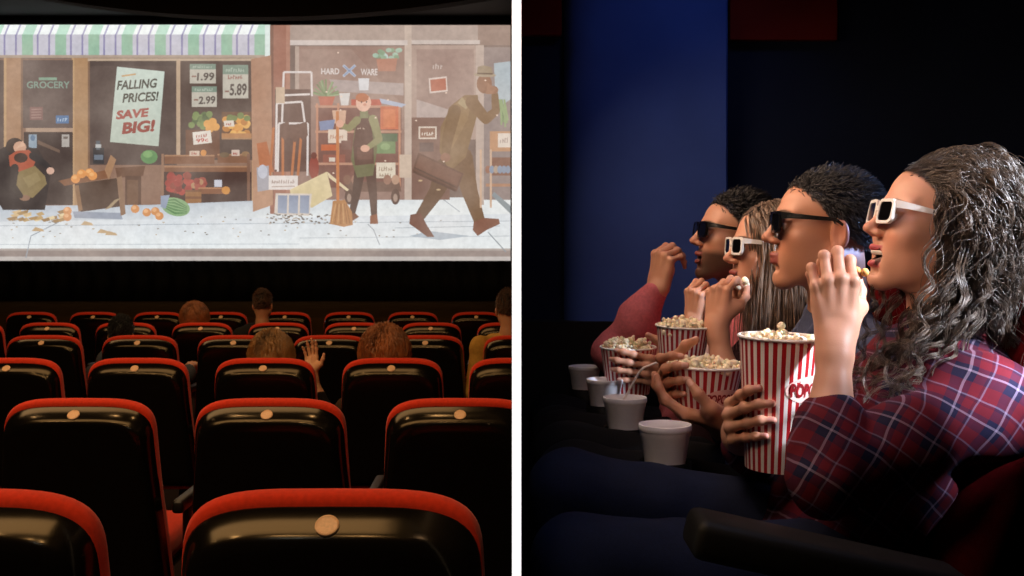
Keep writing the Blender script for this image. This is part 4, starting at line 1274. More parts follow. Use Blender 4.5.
def armrest(y, label, zt, x0, x1, slope=0.0, holder=None, wid=0.055, floor=0.2):
    t = thing('armrest', label, 'armrest', ((x0+x1)/2, y, floor), 0, 'black armrests between the red chairs')
    L = x1-x0
    M = Matrix.Translation((0, 0, zt-floor)) @ Matrix.Rotation(slope, 4, 'Y')
    MB().box((-L/2, -wid/2, -0.05), (L/2, wid/2, 0.0), M, 0.014).build('arm_pad', M_blackp, t)
    MB().box((-0.02, -0.02, 0.0), (0.14, 0.02, zt-floor-0.035), None, 0.008).build('post', M_blackp, t)
    if holder:
        hx, hz = holder
        Mh = Matrix.Translation((hx-(x0+x1)/2, 0, hz-floor))
        MB().lathe([(0.041, -0.075), (0.045, -0.072), (0.0465, -0.002), (0.045, 0.0), (0.0425, -0.002), (0.040, -0.070), (0.002, -0.070)], 40, Mh, True, False).build('cup_holder', M_blackp, t)
    return t
# ================================================================== small theatre: wall, chairs, cups, tubs
M_pilaster = mat('royal blue fabric wall panel', '435ca4', 0.85, 0.15, 0.10, 5)
M_redpanel = mat('dark red acoustic panel', '6a1a14', 0.9, 0.1, 0.12, 6)
M_navy = mat('navy wall', '182034', 0.85, 0.15, 0.15, 4)
D = ROOM_Y
o = struct('wall_far', (0.012, D, 0.2), (3.2, D+0.055, 4.7), M_navy)
# blue pilaster with softly rounded sides
a, b = P(565, 0, D-0.07), P(728, 0, D-0.07)
mb = MB(); prof = []
n = 12; dep = 0.07
xs0, xs1 = a.x, b.x
for i in range(n+1):
    q = (PI/2)*i/n; prof.append((xs0+0.10*(1-math.cos(q)), D-dep*math.sin(q)))
prof += [(xs1-0.006, D-dep), (xs1, D-dep+0.006), (xs1, D+0.002)]
vs = [(x, y, z) for z in (0.2, 4.6) for x, y in prof]; k = len(prof)
mb.add(vs, [(i, i+1, k+i+1, k+i) for i in range(k-1)])
o = mb.build('wall_pilaster', M_pilaster, None, True); o['kind'] = 'structure'
for x0, x1, y1 in ((519, 562, 35), (730, 838, 40)):
    a, b = P(x0, y1, D-0.03), P(x1, -60, D-0.03)
    t = thing('acoustic_panel', 'dark red acoustic panel high on the navy wall, %s the blue pilaster' % ('left of' if x0 < 600 else 'right of'), 'wall panel', (a.x, D-0.03, a.z))
    mb = MB(); mb.box((a.x, D-0.03, a.z), (b.x, D-0.001, b.z), None, 0.004); mb.build('panel_face', M_redpanel, t, False, False)
# added dark panel below the blue wall, in place of a dark seat
a, b = P(440, 322, D-0.10), P(900, 322, D-0.10)
struct('wall_dark_stand_in', (0.012, D-0.10, 0.2), (2.2, D+0.0, a.z), M_black)

names = ['by the woman in the plaid shirt', 'behind the man in the grey shirt', 'behind the long-haired woman', 'behind the bearded man farthest away']
for y, l in zip((1.75, 2.19, 2.62, 3.06), names):
    theatre_chair(y, 'dark red velvet theatre chair '+l)
theatre_chair(2.62, 'red chair top in the row behind, at the right edge by curly hair', 1.32, 0.46)
CUPS = ((665, 424, 1.95, 'nearest white foam cup, lowest in the row of four'), (625, 397, 2.36, 'white foam cup with a bent straw sticking out'),
        (604.5, 379, 2.80, 'white foam cup, second from the left end of the row'), (584.5, 366, 3.20, 'farthest white foam cup, at the left end of the row'))
for i, (x, y, d, l) in enumerate(CUPS):
    p = P(x, y, d)
    foam_cup(p, l)
    nm = ['holding the nearest foam cup', 'holding the cup with the straw', 'holding the third foam cup from the front', 'holding the farthest foam cup'][i]
    armrest(d, 'black armrest with cup holder '+nm, p.z-0.165, p.x-0.055, 0.62, math.radians(2), (p.x, p.z-0.064))
# straw
s0 = P(625, 404, 2.36); tp = [s0+Vector((-0.016, 0.0, -0.05)), s0+Vector((-0.008, 0, 0.0)), P(637, 376, 2.36), P(640, 371, 2.36), P(644, 367.5, 2.36), P(661, 361, 2.36)]
o = MB().tube(tp, 0.0024, 10).build('drinking_straw', M_straw, None)
tag(o, 'white bendy straw leaning out of the second nearest foam cup', 'straw')
# near armrest in front of the plaid shirt
armrest(1.36, 'long black padded armrest sloping across the foreground at bottom right', P(830, 541, 1.36).z, P(690, 0, 1.36).x, P(968, 0, 1.36).x, math.radians(12.5), None, 0.09)

T1, dist1 = tub(P(781, 337, 1.72), 0.0640, 0.0490, 0.205, 'tall striped popcorn bucket gripped by the woman in the plaid shirt', 'popcorn just showing above the rim of the tall bucket', (math.radians(-48), 0.130, 0.048, 0.022), (0.02, 0.03), 0.35, 5, 40)
T2, dist2 = tub(P(705, 365, 2.05), 0.0700, 0.0490, 0.100, 'wide striped popcorn bucket held with a thumb on its front by the man in grey', 'heap of popcorn in the wide bucket of the man in grey', (math.radians(-62), 0.045, 0.040, 0.018), (0.02, 0.03), 0.6, 6)
T3, dist3 = tub(P(683, 326, 2.50), 0.0600, 0.0460, 0.105, 'striped popcorn bucket under the raised hands of the long-haired woman', 'heap of popcorn in the bucket under raised hands', None, (0.03, 0.04), 0.8, 7)
T4, dist4 = tub(P(628, 347, 2.86), 0.0710, 0.0550, 0.120, 'striped popcorn bucket farthest left, held by the bearded man', 'heap of popcorn in the bucket farthest left', None, (0.02, 0.0), 1.2, 8)

# ================================================================== the four friends
M_jeans = mat('navy denim', '0f1832', 0.8, 0.2, 0.2, 220, 0.3, 900)
M_dark = mat('dark cloth', '0d0d11', 0.9, 0.15, 0.15, 80)
M_grey_shirt = mat('grey blue shirt cloth', '4a5068', 0.85, 0.2, 0.12, 150, 0.25, 900)
M_pink = mat('dusty pink jersey', 'd0727a', 0.9, 0.15, 0.12, 120, 0.3, 900)
M_wine = mat('dark wine top', '2a1318', 0.9, 0.15, 0.12, 120)

def mat_plaid():
    m, nt, b = nmat('red navy and white plaid flannel'); N = nt.nodes; K = nt.links
    tc = N.new('ShaderNodeTexCoord'); mp = N.new('ShaderNodeMapping'); mp.inputs['Rotation'].default_value = (0.15, math.radians(-33), 0.1)
    K.new(tc.outputs['Object'], mp.inputs[0])
    nz = N.new('ShaderNodeTexNoise'); nz.inputs['Scale'].default_value = 9; K.new(tc.outputs['Object'], nz.inputs['Vector'])
    wb = N.new('ShaderNodeVectorMath'); wb.operation = 'SCALE'; wb.inputs['Scale'].default_value = 0.02; K.new(nz.outputs['Color'], wb.inputs[0])
    ad = N.new('ShaderNodeVectorMath'); K.new(mp.outputs[0], ad.inputs[0]); K.new(wb.outputs[0], ad.inputs[1])
    sx = N.new('ShaderNodeSeparateXYZ'); K.new(ad.outputs[0], sx.inputs[0])
    def bands(sock, period, stops):
        mu = N.new('ShaderNodeMath'); mu.operation = 'MULTIPLY'; mu.inputs[1].default_value = 1/period; K.new(sock, mu.inputs[0])
        fr = N.new('ShaderNodeMath'); fr.operation = 'FRACT'; K.new(mu.outputs[0], fr.inputs[0])
        r = N.new('ShaderNodeValToRGB'); r.color_ramp.interpolation = 'CONSTANT'
        e = r.color_ramp.elements
        while len(e) < len(stops): e.new(0.5)
        for q, (pos, c) in zip(e, stops): q.position = pos; q.color = lin(c)+(1,)
        K.new(fr.outputs[0], r.inputs[0]); return r.outputs[0]
    S = [(0, '5e1420'), (0.22, '1d1a34'), (0.40, '1a172e'), (0.44, '8d7d92'), (0.49, '1d1a34'), (0.60, '621622'), (0.80, '431528'), (0.86, '7c6b82'), (0.90, '651522')]
    A = bands(sx.outputs['X'], 0.062, S); B = bands(sx.outputs['Z'], 0.062, S)
    mx = N.new('ShaderNodeMixRGB'); mx.inputs['Fac'].default_value = 0.5; K.new(A, mx.inputs['Color1']); K.new(B, mx.inputs['Color2'])
    K.new(mx.outputs[0], b.inputs['Base Color']); b.inputs['Roughness'].default_value = 0.85; b.inputs['Specular IOR Level'].default_value = 0.2
    return m
M_plaid = mat_plaid()

def torso(f, hip, chest, neck, sl, sr, w=0.075, r=0.095, q=1.0):
    hip, chest, neck, sl, sr = [np.array(v, float) for v in (hip, chest, neck, sl, sr)]
    y = np.array((0, 1.0, 0))
    for s in (-1, 0, 1):
        f.rc(hip+y*s*w, chest+y*s*w*1.1, r, r*1.02, 0.05)
        f.rc(chest+y*s*w*1.1, (neck*0.55+chest*0.45)+y*s*w*1.3, r*1.0, r*0.72, 0.05)
    f.rc(sl, neck, 0.062*q, 0.060*q, 0.04); f.rc(sr, neck, 0.062*q, 0.060*q, 0.04)
    f.rc(sl, sr, 0.055*q, 0.055*q, 0.04)

def legs(parent, m, hips, knees, feet, seed=0, r=(0.088, 0.066, 0.05)):
    f = Field()
    for h_, k_, a_ in zip(hips, knees, feet):
        f.rc(h_, k_, r[0], r[1], 0.03); f.rc(k_, a_, r[1], r[2], 0.03)
        a2 = (max(0.075, a_[0]-0.10), a_[1], a_[2]-0.0); f.rc(a_, a2, 0.045, 0.04, 0.02)
    f.rc(hips[0], hips[1], r[0]*1.05, r[0]*1.05, 0.04)
    return clothes(parent, 'trousers', f, m, 0.008, 0.004, 24, seed)

def person(label, base):
    return thing('person', label, 'person', base)

def inner_body(sh, hip, chest, neck, sl, sr):
    """the hidden trunk that joins head and arms"""
    f = Field(); torso(f, hip, chest, neck, sl, sr, 0.062, 0.072, 0.70)
    for a, b in sh: f.rc(a, b, 0.038, 0.034, 0.03)
    v, q = surface(f, 0.014)
    return v, q

def skin_const(v, c): return np.tile(np.array(lin(c)), (len(v), 1))

def collar(f, neck, up, r=0.060):
    n = np.array(neck, float); u = np.array(up, float); u /= np.linalg.norm(u)
    f.rc(n-u*0.02, n+u*0.018, r+0.008, r, 0.03)

# ---------------------------------------------------------------- woman in the plaid shirt
SK1 = 'd09a80'
W = person('woman with big curly hair and white glasses laughing, in a plaid shirt', (0.60, 1.75, 0.7))
sp = dict(skin=SK1, hair='3a2a1e', jaw=0.92, nose=0.92, mouth=0.0135, smile=0.006, lips='b04a50', brow='5a4030', flush='c0604c')
M1 = head_at((0, 0.1215, -0.020), P(863.5, 228, 1.75), 1, 13, 0, 0.90)
hip, chest, neck = (0.50, 1.75, 0.86), (0.575, 1.75, 1.02), (0.695, 1.765, 1.195)
sl, sr = (0.690, 1.590, 1.112), (0.700, 1.935, 1.125)
elL, wrL = P(826, 478, 1.545), P(836, 338, 1.615)
elR, wrR = (0.47, 1.99, 0.955), Vector((0.368, 1.808, 1.030))
parts = [head_piece(M1, sp, neck)]
POSE_PINCH = {'index': (3, (38, 62, 35)), 'middle': (0, (22, 84, 45)), 'ring': (-3, (18, 92, 45)), 'pinky': (-7, (24, 92, 40)), 'thumb': ((0.55, 0.6, -0.6), (0.15, 0.85, -0.55), (-0.05, 0.95, -0.35))}
arm, J1 = make_arm(1, wrL, (0.0, 0.10, 1), (-0.10, -1.0, 0.0), elL, POSE_PINCH, SK1, 0.0022, 0.92, None, 'c88a80', (0.026, 0.040))
parts.append(arm)
GRIP = {'index': (4, (75, 60, 40)), 'middle': (1, (80, 60, 40)), 'ring': (-3, (80, 60, 40)), 'pinky': (-8, (80, 55, 40)), 'thumb': ((0.8, 0.55, -0.2), (0.55, 0.6, -0.6), (0.25, 0.55, -0.8))}
arm, J2 = make_arm(-1, wrR, (-0.24, -0.86, 0.40), (-0.98, 0.16, 0.0), elR, GRIP, SK1, 0.0022, 0.95, dist1, 'c88a80', (0.026, 0.038), P(758, 381, 1.655))
parts.append(arm)
v, q = inner_body(((sl, elL), (sr, elR)), hip, chest, neck, sl, sr); parts.append((v, q, skin_const(v, SK1)))
np_link('body', parts, M_skin, W)
f = Field(); torso(f, hip, chest, neck, sl, sr)
f.chain([sl, np.array(sl)*0.5+np.array(elL)*0.5, elL], [0.064, 0.056, 0.051], 0.03)
f.rc(elL, elL.lerp(wrL, 0.26), 0.053, 0.052, 0.02); f.rc(elL.lerp(wrL, 0.19), elL.lerp(wrL, 0.33), 0.0575, 0.0555, 0.006)
f.chain([sr, elR, Vector(elR).lerp(wrR, 0.55)], [0.062, 0.054, 0.050], 0.03)
collar(f, neck, (-0.2, 0, 1), 0.058)
clothes(W, 'plaid_shirt', f, M_plaid, 0.0052, 0.0078, 21, 1)
legs(W, M_jeans, ((0.50, 1.64, 0.84), (0.50, 1.86, 0.84)), ((0.10, 1.58, 0.885), (0.10, 1.87, 0.925)), ((0.12, 1.58, 0.26), (0.13, 1.87, 0.26)), 2)
# teeth
f = Field(); f.rc((-0.018, 0.0835, -0.0545), (0, 0.0925, -0.0550), 0.0058, 0.0062, 0.004); f.rc((0, 0.0925, -0.0550), (0.018, 0.0835, -0.0545), 0.0062, 0.0058, 0.004)
v, q = surface(f, 0.0015)
np_link('teeth', [(xf(M1, v), q, None)], M_teeth, W)['label'] = 'white upper teeth in an open smile'
# curls
rg = np.random.default_rng(11)
MH1 = mat_hair('golden brown curly hair', '45321f', 0.47, 0.9)
def clumped(G, per, rg, spread):
    """copies each guide ringlet into a lock of fine strands"""
    n, m, _ = G.shape
    off = rg.normal(size=(n, per, 1, 3))*spread; t = np.linspace(0, 1, m)[None, None, :, None]
    wob = np.sin(t*PI*(2+3*rg.random((n, per, 1, 1)))+6.3*rg.random((n, per, 1, 3)))*spread*0.5
    return (G[:, None]+off*(1.0-0.45*t)+wob*t).reshape(-1, m, 3)
def curly(n, rg, loose=0.0):
    u, p, nr = roots(n, M1, rg)
    fr = np.clip(u[:, 1], 0, 1)[:, None]; sd = np.clip(np.abs(u[:, :1])*1.3-0.3, 0, 1); up = np.clip(u[:, 2], 0, 1)[:, None]; back = np.array((1.0, 0, 0.0)); g = np.array((0, 0, -1.0))
    jit = rg.normal(size=(n, 3))*(0.10+loose)
    L = 0.20+0.10*rg.random(n)
    c0 = np.array(M1 @ Vector(HC))
    def d(t, pp):
        q = (pp-c0)/0.096; rr = np.linalg.norm(q, axis=1, keepdims=True)
        return nr*0.5*max(0, 1-3*t)+q/rr*np.clip(1.06-rr, -0.45, 0.8)*1.3*(rr < 1.6)+back*((0.30+1.30*fr*(1-t*0.7))*(1-0.55*sd)+0.45*up*(1-t))+g*(0.30+0.9*t)+jit
    ln = flow(p, nr, 36, L, d)
    return curl_lines(ln, 0.0050+0.0055*rg.random(n), 2.6+3.0*rg.random(n), rg)
def side_locks(n, rg):
    """ringlets in front of the ear on both sides"""
    x = np.where(rg.random(n) < 0.75, -1.0, 1.0); u = np.stack([x*(0.80+0.1*rg.random(n)), 0.16+0.36*rg.random(n), 0.05+0.50*rg.random(n)], -1); u /= np.linalg.norm(u, axis=1, keepdims=True)
    p = xf(M1, HC+u*HR*1.02); A = np.array(M1)[:3, :3]; nr = u@(A/np.linalg.norm(A[:, 0])).T
    jit = rg.normal(size=(n, 3))*0.07
    ln = flow(p, nr, 36, 0.17+0.10*rg.random(n), lambda t, pp: nr*0.55*max(0, 1-3*t)+np.array((0.10+0.25*t, 0, -1.0))+jit)
    return curl_lines(ln, 0.005+0.004*rg.random(n), 2.6+2.4*rg.random(n), rg)
A1 = np.concatenate([clumped(curly(380, rg), 18, rg, 0.0034), curly(1800, rg, 0.14)])
A1 = off_face(A1, M1, 0.03, 0.048)
def front_locks(n, rg):
    """short swept-back locks that close the hairline"""
    y = 0.20+0.72*rg.random(n); z = hairline(y)+0.02+0.22*rg.random(n); x = np.sqrt(np.maximum(0.02, 1-y*y-z*z))*np.where(rg.random(n) < 0.6, -1, 1)
    u = np.stack([x, y, z], -1); u /= np.linalg.norm(u, axis=1, keepdims=True); p = xf(M1, HC+u*HR); A = np.array(M1)[:3, :3]; nr = u@(A/np.linalg.norm(A[:, 0])).T; c0 = np.array(M1 @ Vector(HC)); jit = rg.normal(size=(n, 3))*0.10
    def d(t, pp):
        q = (pp-c0)/0.092; rr = np.linalg.norm(q, axis=1, keepdims=True)
        return nr*0.45*max(0, 1-3*t)+q/rr*np.clip(1.04-rr, -0.5, 0.8)*1.6+np.array((1.25-0.9*t, 0, -0.1-0.9*t))+jit
    ln = flow(p, nr, 36, 0.15+0.09*rg.random(n), d)
    return curl_lines(ln, 0.0035+0.0045*rg.random(n)*1.0, 1.8+2.4*rg.random(n), rg)
A1 = np.concatenate([A1, off_face(clumped(front_locks(130, rg), 14, rg, 0.0024), M1, 0.04, 0.045)])
A1 = A1[~((A1[..., 0] > 0.845) | (A1[..., 2] > 1.505)).any(1)]
A2 = off_face(clumped(side_locks(70, rg), 16, rg, 0.0030), M1, 0.056, 0.05)
A1 = np.concatenate([A1, A2])
# locks falling in front of the shoulder and along the chest
n = 230
u, p, nr = roots(n*4, M1, rg); sel = (u[:, 2] < 0.25) & (u[:, 1] > -0.7); p, nr = p[sel][:n], nr[sel][:n]
n = len(p); tgt = np.array((0.435, 1.675, 0.985))+rg.normal(size=(n, 3))*np.array((0.030, 0.035, 0.02)); mid = np.array((0.635, 1.65, 1.20))+rg.normal(size=(n, 3))*np.array((0.035, 0.03, 0.02))
t = np.linspace(0, 1, 48)[None, :, None]
end = np.where(rg.random((n, 1)) < 0.55, tgt, np.stack([0.50+0.12*rg.random(n), 1.58+0.27*rg.random(n), 1.06+0.09*rg.random(n)], -1))
B1 = (1-t)**2*p[:, None]+2*t*(1-t)*(mid+nr*0.05)[:, None]+t*t*end[:, None]
B1 = curl_lines(B1, 0.005+0.005*rg.random(n), 4+2.5*rg.random(n), rg); B1 = clumped(B1, 11, rg, 0.0032)
B1 = B1[~((B1[..., 0] < 0.492) & (B1[..., 2] > 0.985)).any(1)]
hair_mesh(W, [A1, B1], [0.00045+0.0003*rg.random(len(A1)), 0.0005+0.0003*rg.random(len(B1))], MH1)
glasses(M1, M_gwhite, 'white framed movie glasses on the laughing curly-haired woman')
# popcorn between her fingers
tip = (J1['index'][3]+J1['thumb'][3])*0.5
rgc = np.random.default_rng(3); import bmesh as _bm
b_ = _bm.new(); _bm.ops.create_icosphere(b_, subdivisions=2, radius=1)
sv = np.array([v.co[:] for v in b_.verts]); sf = np.array([[v.index for v in f_.verts] for f_ in b_.faces]); b_.free()
def kernel(c, s, label, m):
    V, Q, b = [], [], 0
    for j in range(6):
        V.append(rgc.normal(size=3)*s*0.55+sv*s*(0.5+0.35*rgc.random())); Q.append(sf+b); b += len(sv)
    o = bpy.data.objects.new('popcorn_kernel', np_mesh('popcorn_kernel', np.concatenate(V), np.concatenate(Q))); COL.objects.link(o)
    o.location = c; o.data.materials.append(m); tag(o, label, 'popcorn')
M_butter = mat('buttery popcorn', 'eeb768', 0.6, 0.4, 0.15, 80, sss=0.2)
kernel(tip+Vector((0.006, 0, 0.002)), 0.0095, 'golden popcorn pinched in front of the laughing woman\'s mouth', M_butter)

# ---------------------------------------------------------------- man in the grey shirt
SK2 = 'c48a6c'
W = person('man with short dark hair and black glasses in a grey-blue collared shirt', (0.58, 2.2, 0.7))
sp = dict(skin=SK2, hair='15100d', jaw=1.04, nose=1.08, mouth=0.0, cranium=0.82, lips='94504a', brow='150e0a')
M2 = head_at((0, 0.1215, -0.020), P(762, 238.5, 2.2), -4, 4, 0, 0.98)
hip, chest, neck = (0.52, 2.2, 0.84), (0.58, 2.2, 1.0), (0.660, 2.215, 1.175)
sl, sr = (0.675, 2.02, 1.115), (0.690, 2.40, 1.115)
elL, wrL = Vector((0.60, 1.985, 0.88)), P(738, 427, 1.985)
elR, wrR = Vector((0.55, 2.44, 0.90)), Vector((0.312, 2.150, 1.055))
parts = [head_piece(M2, sp, neck, 0.0026, 0.056)]
UNDER = {'index': (4, (20, 25, 20)), 'middle': (0, (22, 25, 20)), 'ring': (-4, (24, 28, 20)), 'pinky': (-9, (26, 28, 20)), 'thumb': ((0.75, 0.55, 0.35), (0.75, 0.45, -0.3), (0.7, 0.35, -0.5))}
arm, _ = make_arm(1, wrL, (-1, 0.35, 0.22), (0.25, -0.30, -0.95), elL, UNDER, SK2, 0.0028, 1.0, None, None, (0.026, 0.040), P(690, 381, 1.972))
parts.append(arm)
arm, _ = make_arm(-1, wrR, (-0.26, -0.88, 0.34), (-0.98, 0.20, 0.0), elR, GRIP, SK2, 0.0028, 0.98, dist2)
parts.append(arm)
v, q = inner_body(((sl, elL), (sr, elR)), hip, chest, neck, sl, sr); parts.append((v, q, skin_const(v, SK2)))
np_link('body', parts, M_skin, W)
f = Field(); torso(f, hip, chest, neck, sl, sr)
f.chain([sl, elL, elL.lerp(wrL, 0.35)], [0.066, 0.056, 0.050], 0.03); f.chain([sr, elR, elR.lerp(wrR, 0.35)], [0.064, 0.054, 0.050], 0.03)
clothes(W, 'shirt', f, M_grey_shirt, 0.007, 0.005, 24, 5)
f = Field()     # open shirt collar
nb = np.array(neck)
for s in (-1, 1):
    f.rc(nb+np.array((0.055, s*0.03, 0.045)), nb+np.array((-0.035, s*0.062, 0.030)), 0.016, 0.015, 0.02)
    f.rc(nb+np.array((-0.035, s*0.062, 0.030)), nb+np.array((-0.085, s*0.035, -0.025)), 0.015, 0.009, 0.02)
    f.rc(nb+np.array((-0.035, s*0.062, 0.018)), nb+np.array((-0.055, s*0.085, -0.015)), 0.012, 0.007, 0.02)
clothes(W, 'collar', f, M_grey_shirt, 0.004, 0.002, 30, 6)
legs(W, M_dark, ((0.50, 2.10, 0.82), (0.50, 2.30, 0.82)), ((0.12, 2.08, 0.90), (0.12, 2.30, 0.90)), ((0.13, 2.08, 0.26), (0.13, 2.30, 0.26)), 7)
def short_hair(n, M, rg, ln, lift=0.5, zs=1.0):
    u, p, nr = roots(n, M, rg, zs=zs)
    A = np.array(M)[:3, :3]; A = A/np.linalg.norm(A[:, 0]); back = A@np.array((0, -1.0, 0.0)); up = A@np.array((0, 0, 1.0))
    top = np.clip(u[:, 2], 0, 1)
    L = ln[0]+(ln[1]-ln[0])*top**1.2*(0.75+0.5*rg.random(n)); jit = rg.normal(size=(n, 3))*0.28
    d = lambda t, pp: nr*(lift+0.3*top[:, None])*(1-0.75*t)+back*(0.25+0.75*t)+up*(0.30*top[:, None]*(1-t))-np.array((0, 0, 1.0))*(1-top[:, None])*0.7+jit
    return flow(p, nr, 9, L, d)
rg = np.random.default_rng(21)
MH2 = mat_hair('near black hair', '171210', 0.4, 0.6)
H = off_face(short_hair(4200, M2, rg, (0.014, 0.026), 0.45, 0.83), M2, 0.02, 0.058)
hair_mesh(W, [H], [0.0009+0.0005*rg.random(len(H))], MH2)
glasses(M2, M_gblack, 'black movie glasses on the man in the grey-blue shirt')

# ---------------------------------------------------------------- woman with long straight hair
SK3 = 'cf967a'
W = person('woman with long straight hair and white glasses, hands raised to her mouth', (0.56, 2.62, 0.7))
sp = dict(skin=SK3, hair='1d1512', jaw=0.92, nose=0.92, mouth=0.004, lips='a04a48', brow='2a1a14')
M3 = head_at((0, 0.1215, -0.020), P(723.5, 259, 2.6), 8, 5, 0, 0.95)
hip, chest, neck = (0.50, 2.62, 0.82), (0.56, 2.62, 0.97), (0.650, 2.63, 1.130)
sl, sr = (0.655, 2.46, 1.075), (0.665, 2.79, 1.075)
elL, wrL = P(730, 408, 2.43), P(716, 325, 2.47)
elR, wrR = P(712, 395, 2.66), P(694, 322, 2.655)
parts = [head_piece(M3, sp, neck, 0.0028)]
FIST = {'index': (3, (48, 66, 40)), 'middle': (0, (55, 72, 40)), 'ring': (-3, (60, 75, 40)), 'pinky': (-7, (62, 75, 40)), 'thumb': ((0.55, 0.65, -0.5), (0.1, 0.8, -0.6), (-0.2, 0.9, -0.4))}
arm, J3 = make_arm(1, wrL, (0.10, 0.10, 1), (-0.72, -0.68, 0.1), elL, FIST, SK3, 0.0026, 0.88)
parts.append(arm)
arm, _ = make_arm(-1, wrR, (0.02, 0.0, 1), (-0.85, -0.52, 0.0), elR, FIST, SK3, 0.003, 0.80)
parts.append(arm)
v, q = inner_body(((sl, elL), (sr, elR)), hip, chest, neck, sl, sr); parts.append((v, q, skin_const(v, SK3)))
np_link('body', parts, M_skin, W)
f = Field(); torso(f, hip, chest, neck, sl, sr, 0.07, 0.09)
f.chain([sl, elL, elL.lerp(wrL, 0.12)], [0.060, 0.050, 0.048], 0.03); f.chain([sr, elR, elR.lerp(wrR, 0.12)], [0.058, 0.050, 0.046], 0.03)
clothes(W, 'top', f, M_wine, 0.008, 0.004, 24, 9)
legs(W, M_dark, ((0.50, 2.53, 0.80), (0.50, 2.71, 0.80)), ((0.12, 2.52, 0.86), (0.12, 2.72, 0.86)), ((0.13, 2.52, 0.26), (0.13, 2.72, 0.26)), 10)
rg = np.random.default_rng(31)
MH3 = mat_hair('long brown hair with lighter ends', '7a6250', 0.28, 0.9)
n = 1500; u, p, nr = roots(n, M3, rg)
g = np.array((0, 0, -1.0)); back = np.array((1.0, 0, 0)); jit = rg.normal(size=(n, 3))*0.07; side = np.sign(nr[:, 1])[:, None]*np.array((0, 1.0, 0))
def d(t, pp):
    # slide over the skull, then hang straight
    q = (pp-np.array(M3 @ Vector(HC)))/0.085; rr = np.linalg.norm(q, axis=1, keepdims=True)
    return nr*np.maximum(0, 1-t*5)*0.5+q/np.maximum(rr, 1e-6)*np.clip(1.15-rr, -0.2, 1)*1.8*(rr < 1.3)+g*(0.5+1.2*t)+side*(0.7*max(0, 1-t*5))+back*(0.20*max(0, 1-t*3))+jit
H = flow(p, nr, 24, 0.34+0.10*rg.random(n), d)
hair_mesh(W, [H], [0.0012+0.0005*rg.random(n)], MH3)
glasses(M3, M_gwhite, 'white framed movie glasses on the woman with straight hair')
kernel((J3['index'][3]+J3['thumb'][3])*0.5+Vector((0.0, -0.006, 0.012)), 0.010, 'pale popcorn held up by the long-haired woman', M_corn)

# ---------------------------------------------------------------- bearded man in pink
SK4 = 'd89e80'
W = person('bearded man in a dusty pink top and black glasses eating popcorn', (0.52, 3.03, 0.7))
sp = dict(skin=SK4, hair='120e0c', jaw=1.03, nose=1.05, mouth=0.008, lips='8e463e', brow='120c09', cranium=0.88, beard=0.85, beard_col='1a1210')
M4 = head_at((0, 0.1215, -0.020), P(690, 241, 3.0), 7, 8, 0, 1.0)
hip, chest, neck = (0.50, 3.03, 0.80), (0.54, 3.03, 0.96), (0.625, 3.03, 1.150)
sl, sr = (0.640, 2.85, 1.095), (0.645, 3.20, 1.095)
elL, wrL = Vector((0.56, 2.80, 0.90)), Vector((0.420, 2.830, 1.003))
elR, wrR = P(616, 352, 3.12), P(658, 289, 3.07)
parts = [head_piece(M4, sp, neck, 0.003, 0.056)]
arm, _ = make_arm(-1, wrR, (0.16, -0.05, 1), (-0.72, -0.62, 0.2), elR, {**FIST, 'index': (3, (58, 48, 25)), 'middle': (0, (62, 50, 25)), 'ring': (-3, (66, 52, 25)), 'pinky': (-6, (70, 55, 25))}, SK4, 0.003, 1.05)
parts.append(arm)
arm, _ = make_arm(1, wrL, (-0.85, -0.48, 0.20), (0.45, -0.88, 0.0), elL, {**GRIP, 'thumb': ((0.8, 0.5, 0.1), (0.6, 0.8, -0.1), (0.3, 0.9, -0.3))}, SK4, 0.003, 1.0, dist4)
parts.append(arm)
v, q = inner_body(((sl, elL), (sr, elR)), hip, chest, neck, sl, sr); parts.append((v, q, skin_const(v, SK4)))
np_link('body', parts, M_skin, W)
f = Field(); torso(f, hip, chest, neck, sl, sr)
f.chain([sl, elL, elL.lerp(wrL, 0.9)], [0.064, 0.052, 0.040], 0.03)
f.chain([sr, elR, elR.lerp(wrR, 0.5), elR.lerp(wrR, 0.93)], [0.064, 0.060, 0.054, 0.036], 0.03)
collar(f, neck, (-0.2, 0, 1), 0.056)
clothes(W, 'jersey', f, M_pink, 0.006, 0.006, 26, 13)
legs(W, M_dark, ((0.48, 2.94, 0.78), (0.48, 3.12, 0.78)), ((0.12, 2.93, 0.84), (0.12, 3.13, 0.84)), ((0.13, 2.93, 0.26), (0.13, 3.13, 0.26)), 14)
rg = np.random.default_rng(41)
H = off_face(short_hair(2600, M4, rg, (0.014, 0.032), 0.55, 0.89), M4, 0.02, 0.058)
hair_mesh(W, [H], [0.0011+0.0005*rg.random(len(H))], MH2)
glasses(M4, M_gblack, 'black movie glasses on the bearded man in pink')
# ================================================================== the audience in the auditorium rows, seen from behind
M_ochre = mat('ochre shirt cloth', 'b98a3e', 0.9, 0.15, 0.12, 60)
M_slate = mat('slate grey cloth', '3c4046', 0.9, 0.15, 0.12, 60)
M_char = mat('charcoal cloth', '1c1a1a', 0.9, 0.15, 0.12, 60)
M_umber = mat('umber cloth', '3a281c', 0.9, 0.15, 0.12, 60)
MHL = {'chestnut': mat_hair('chestnut hair', '9a5a2c', 0.36, 0.6, 14), 'fair': mat_hair('dark blonde hair', '8f6430', 0.32, 0.7, 14), 'black': mat_hair('black hair', '0d0a09', 0.5, 0.4), 'brown': mat_hair('dark brown hair', '5a3820', 0.45, 0.5)}

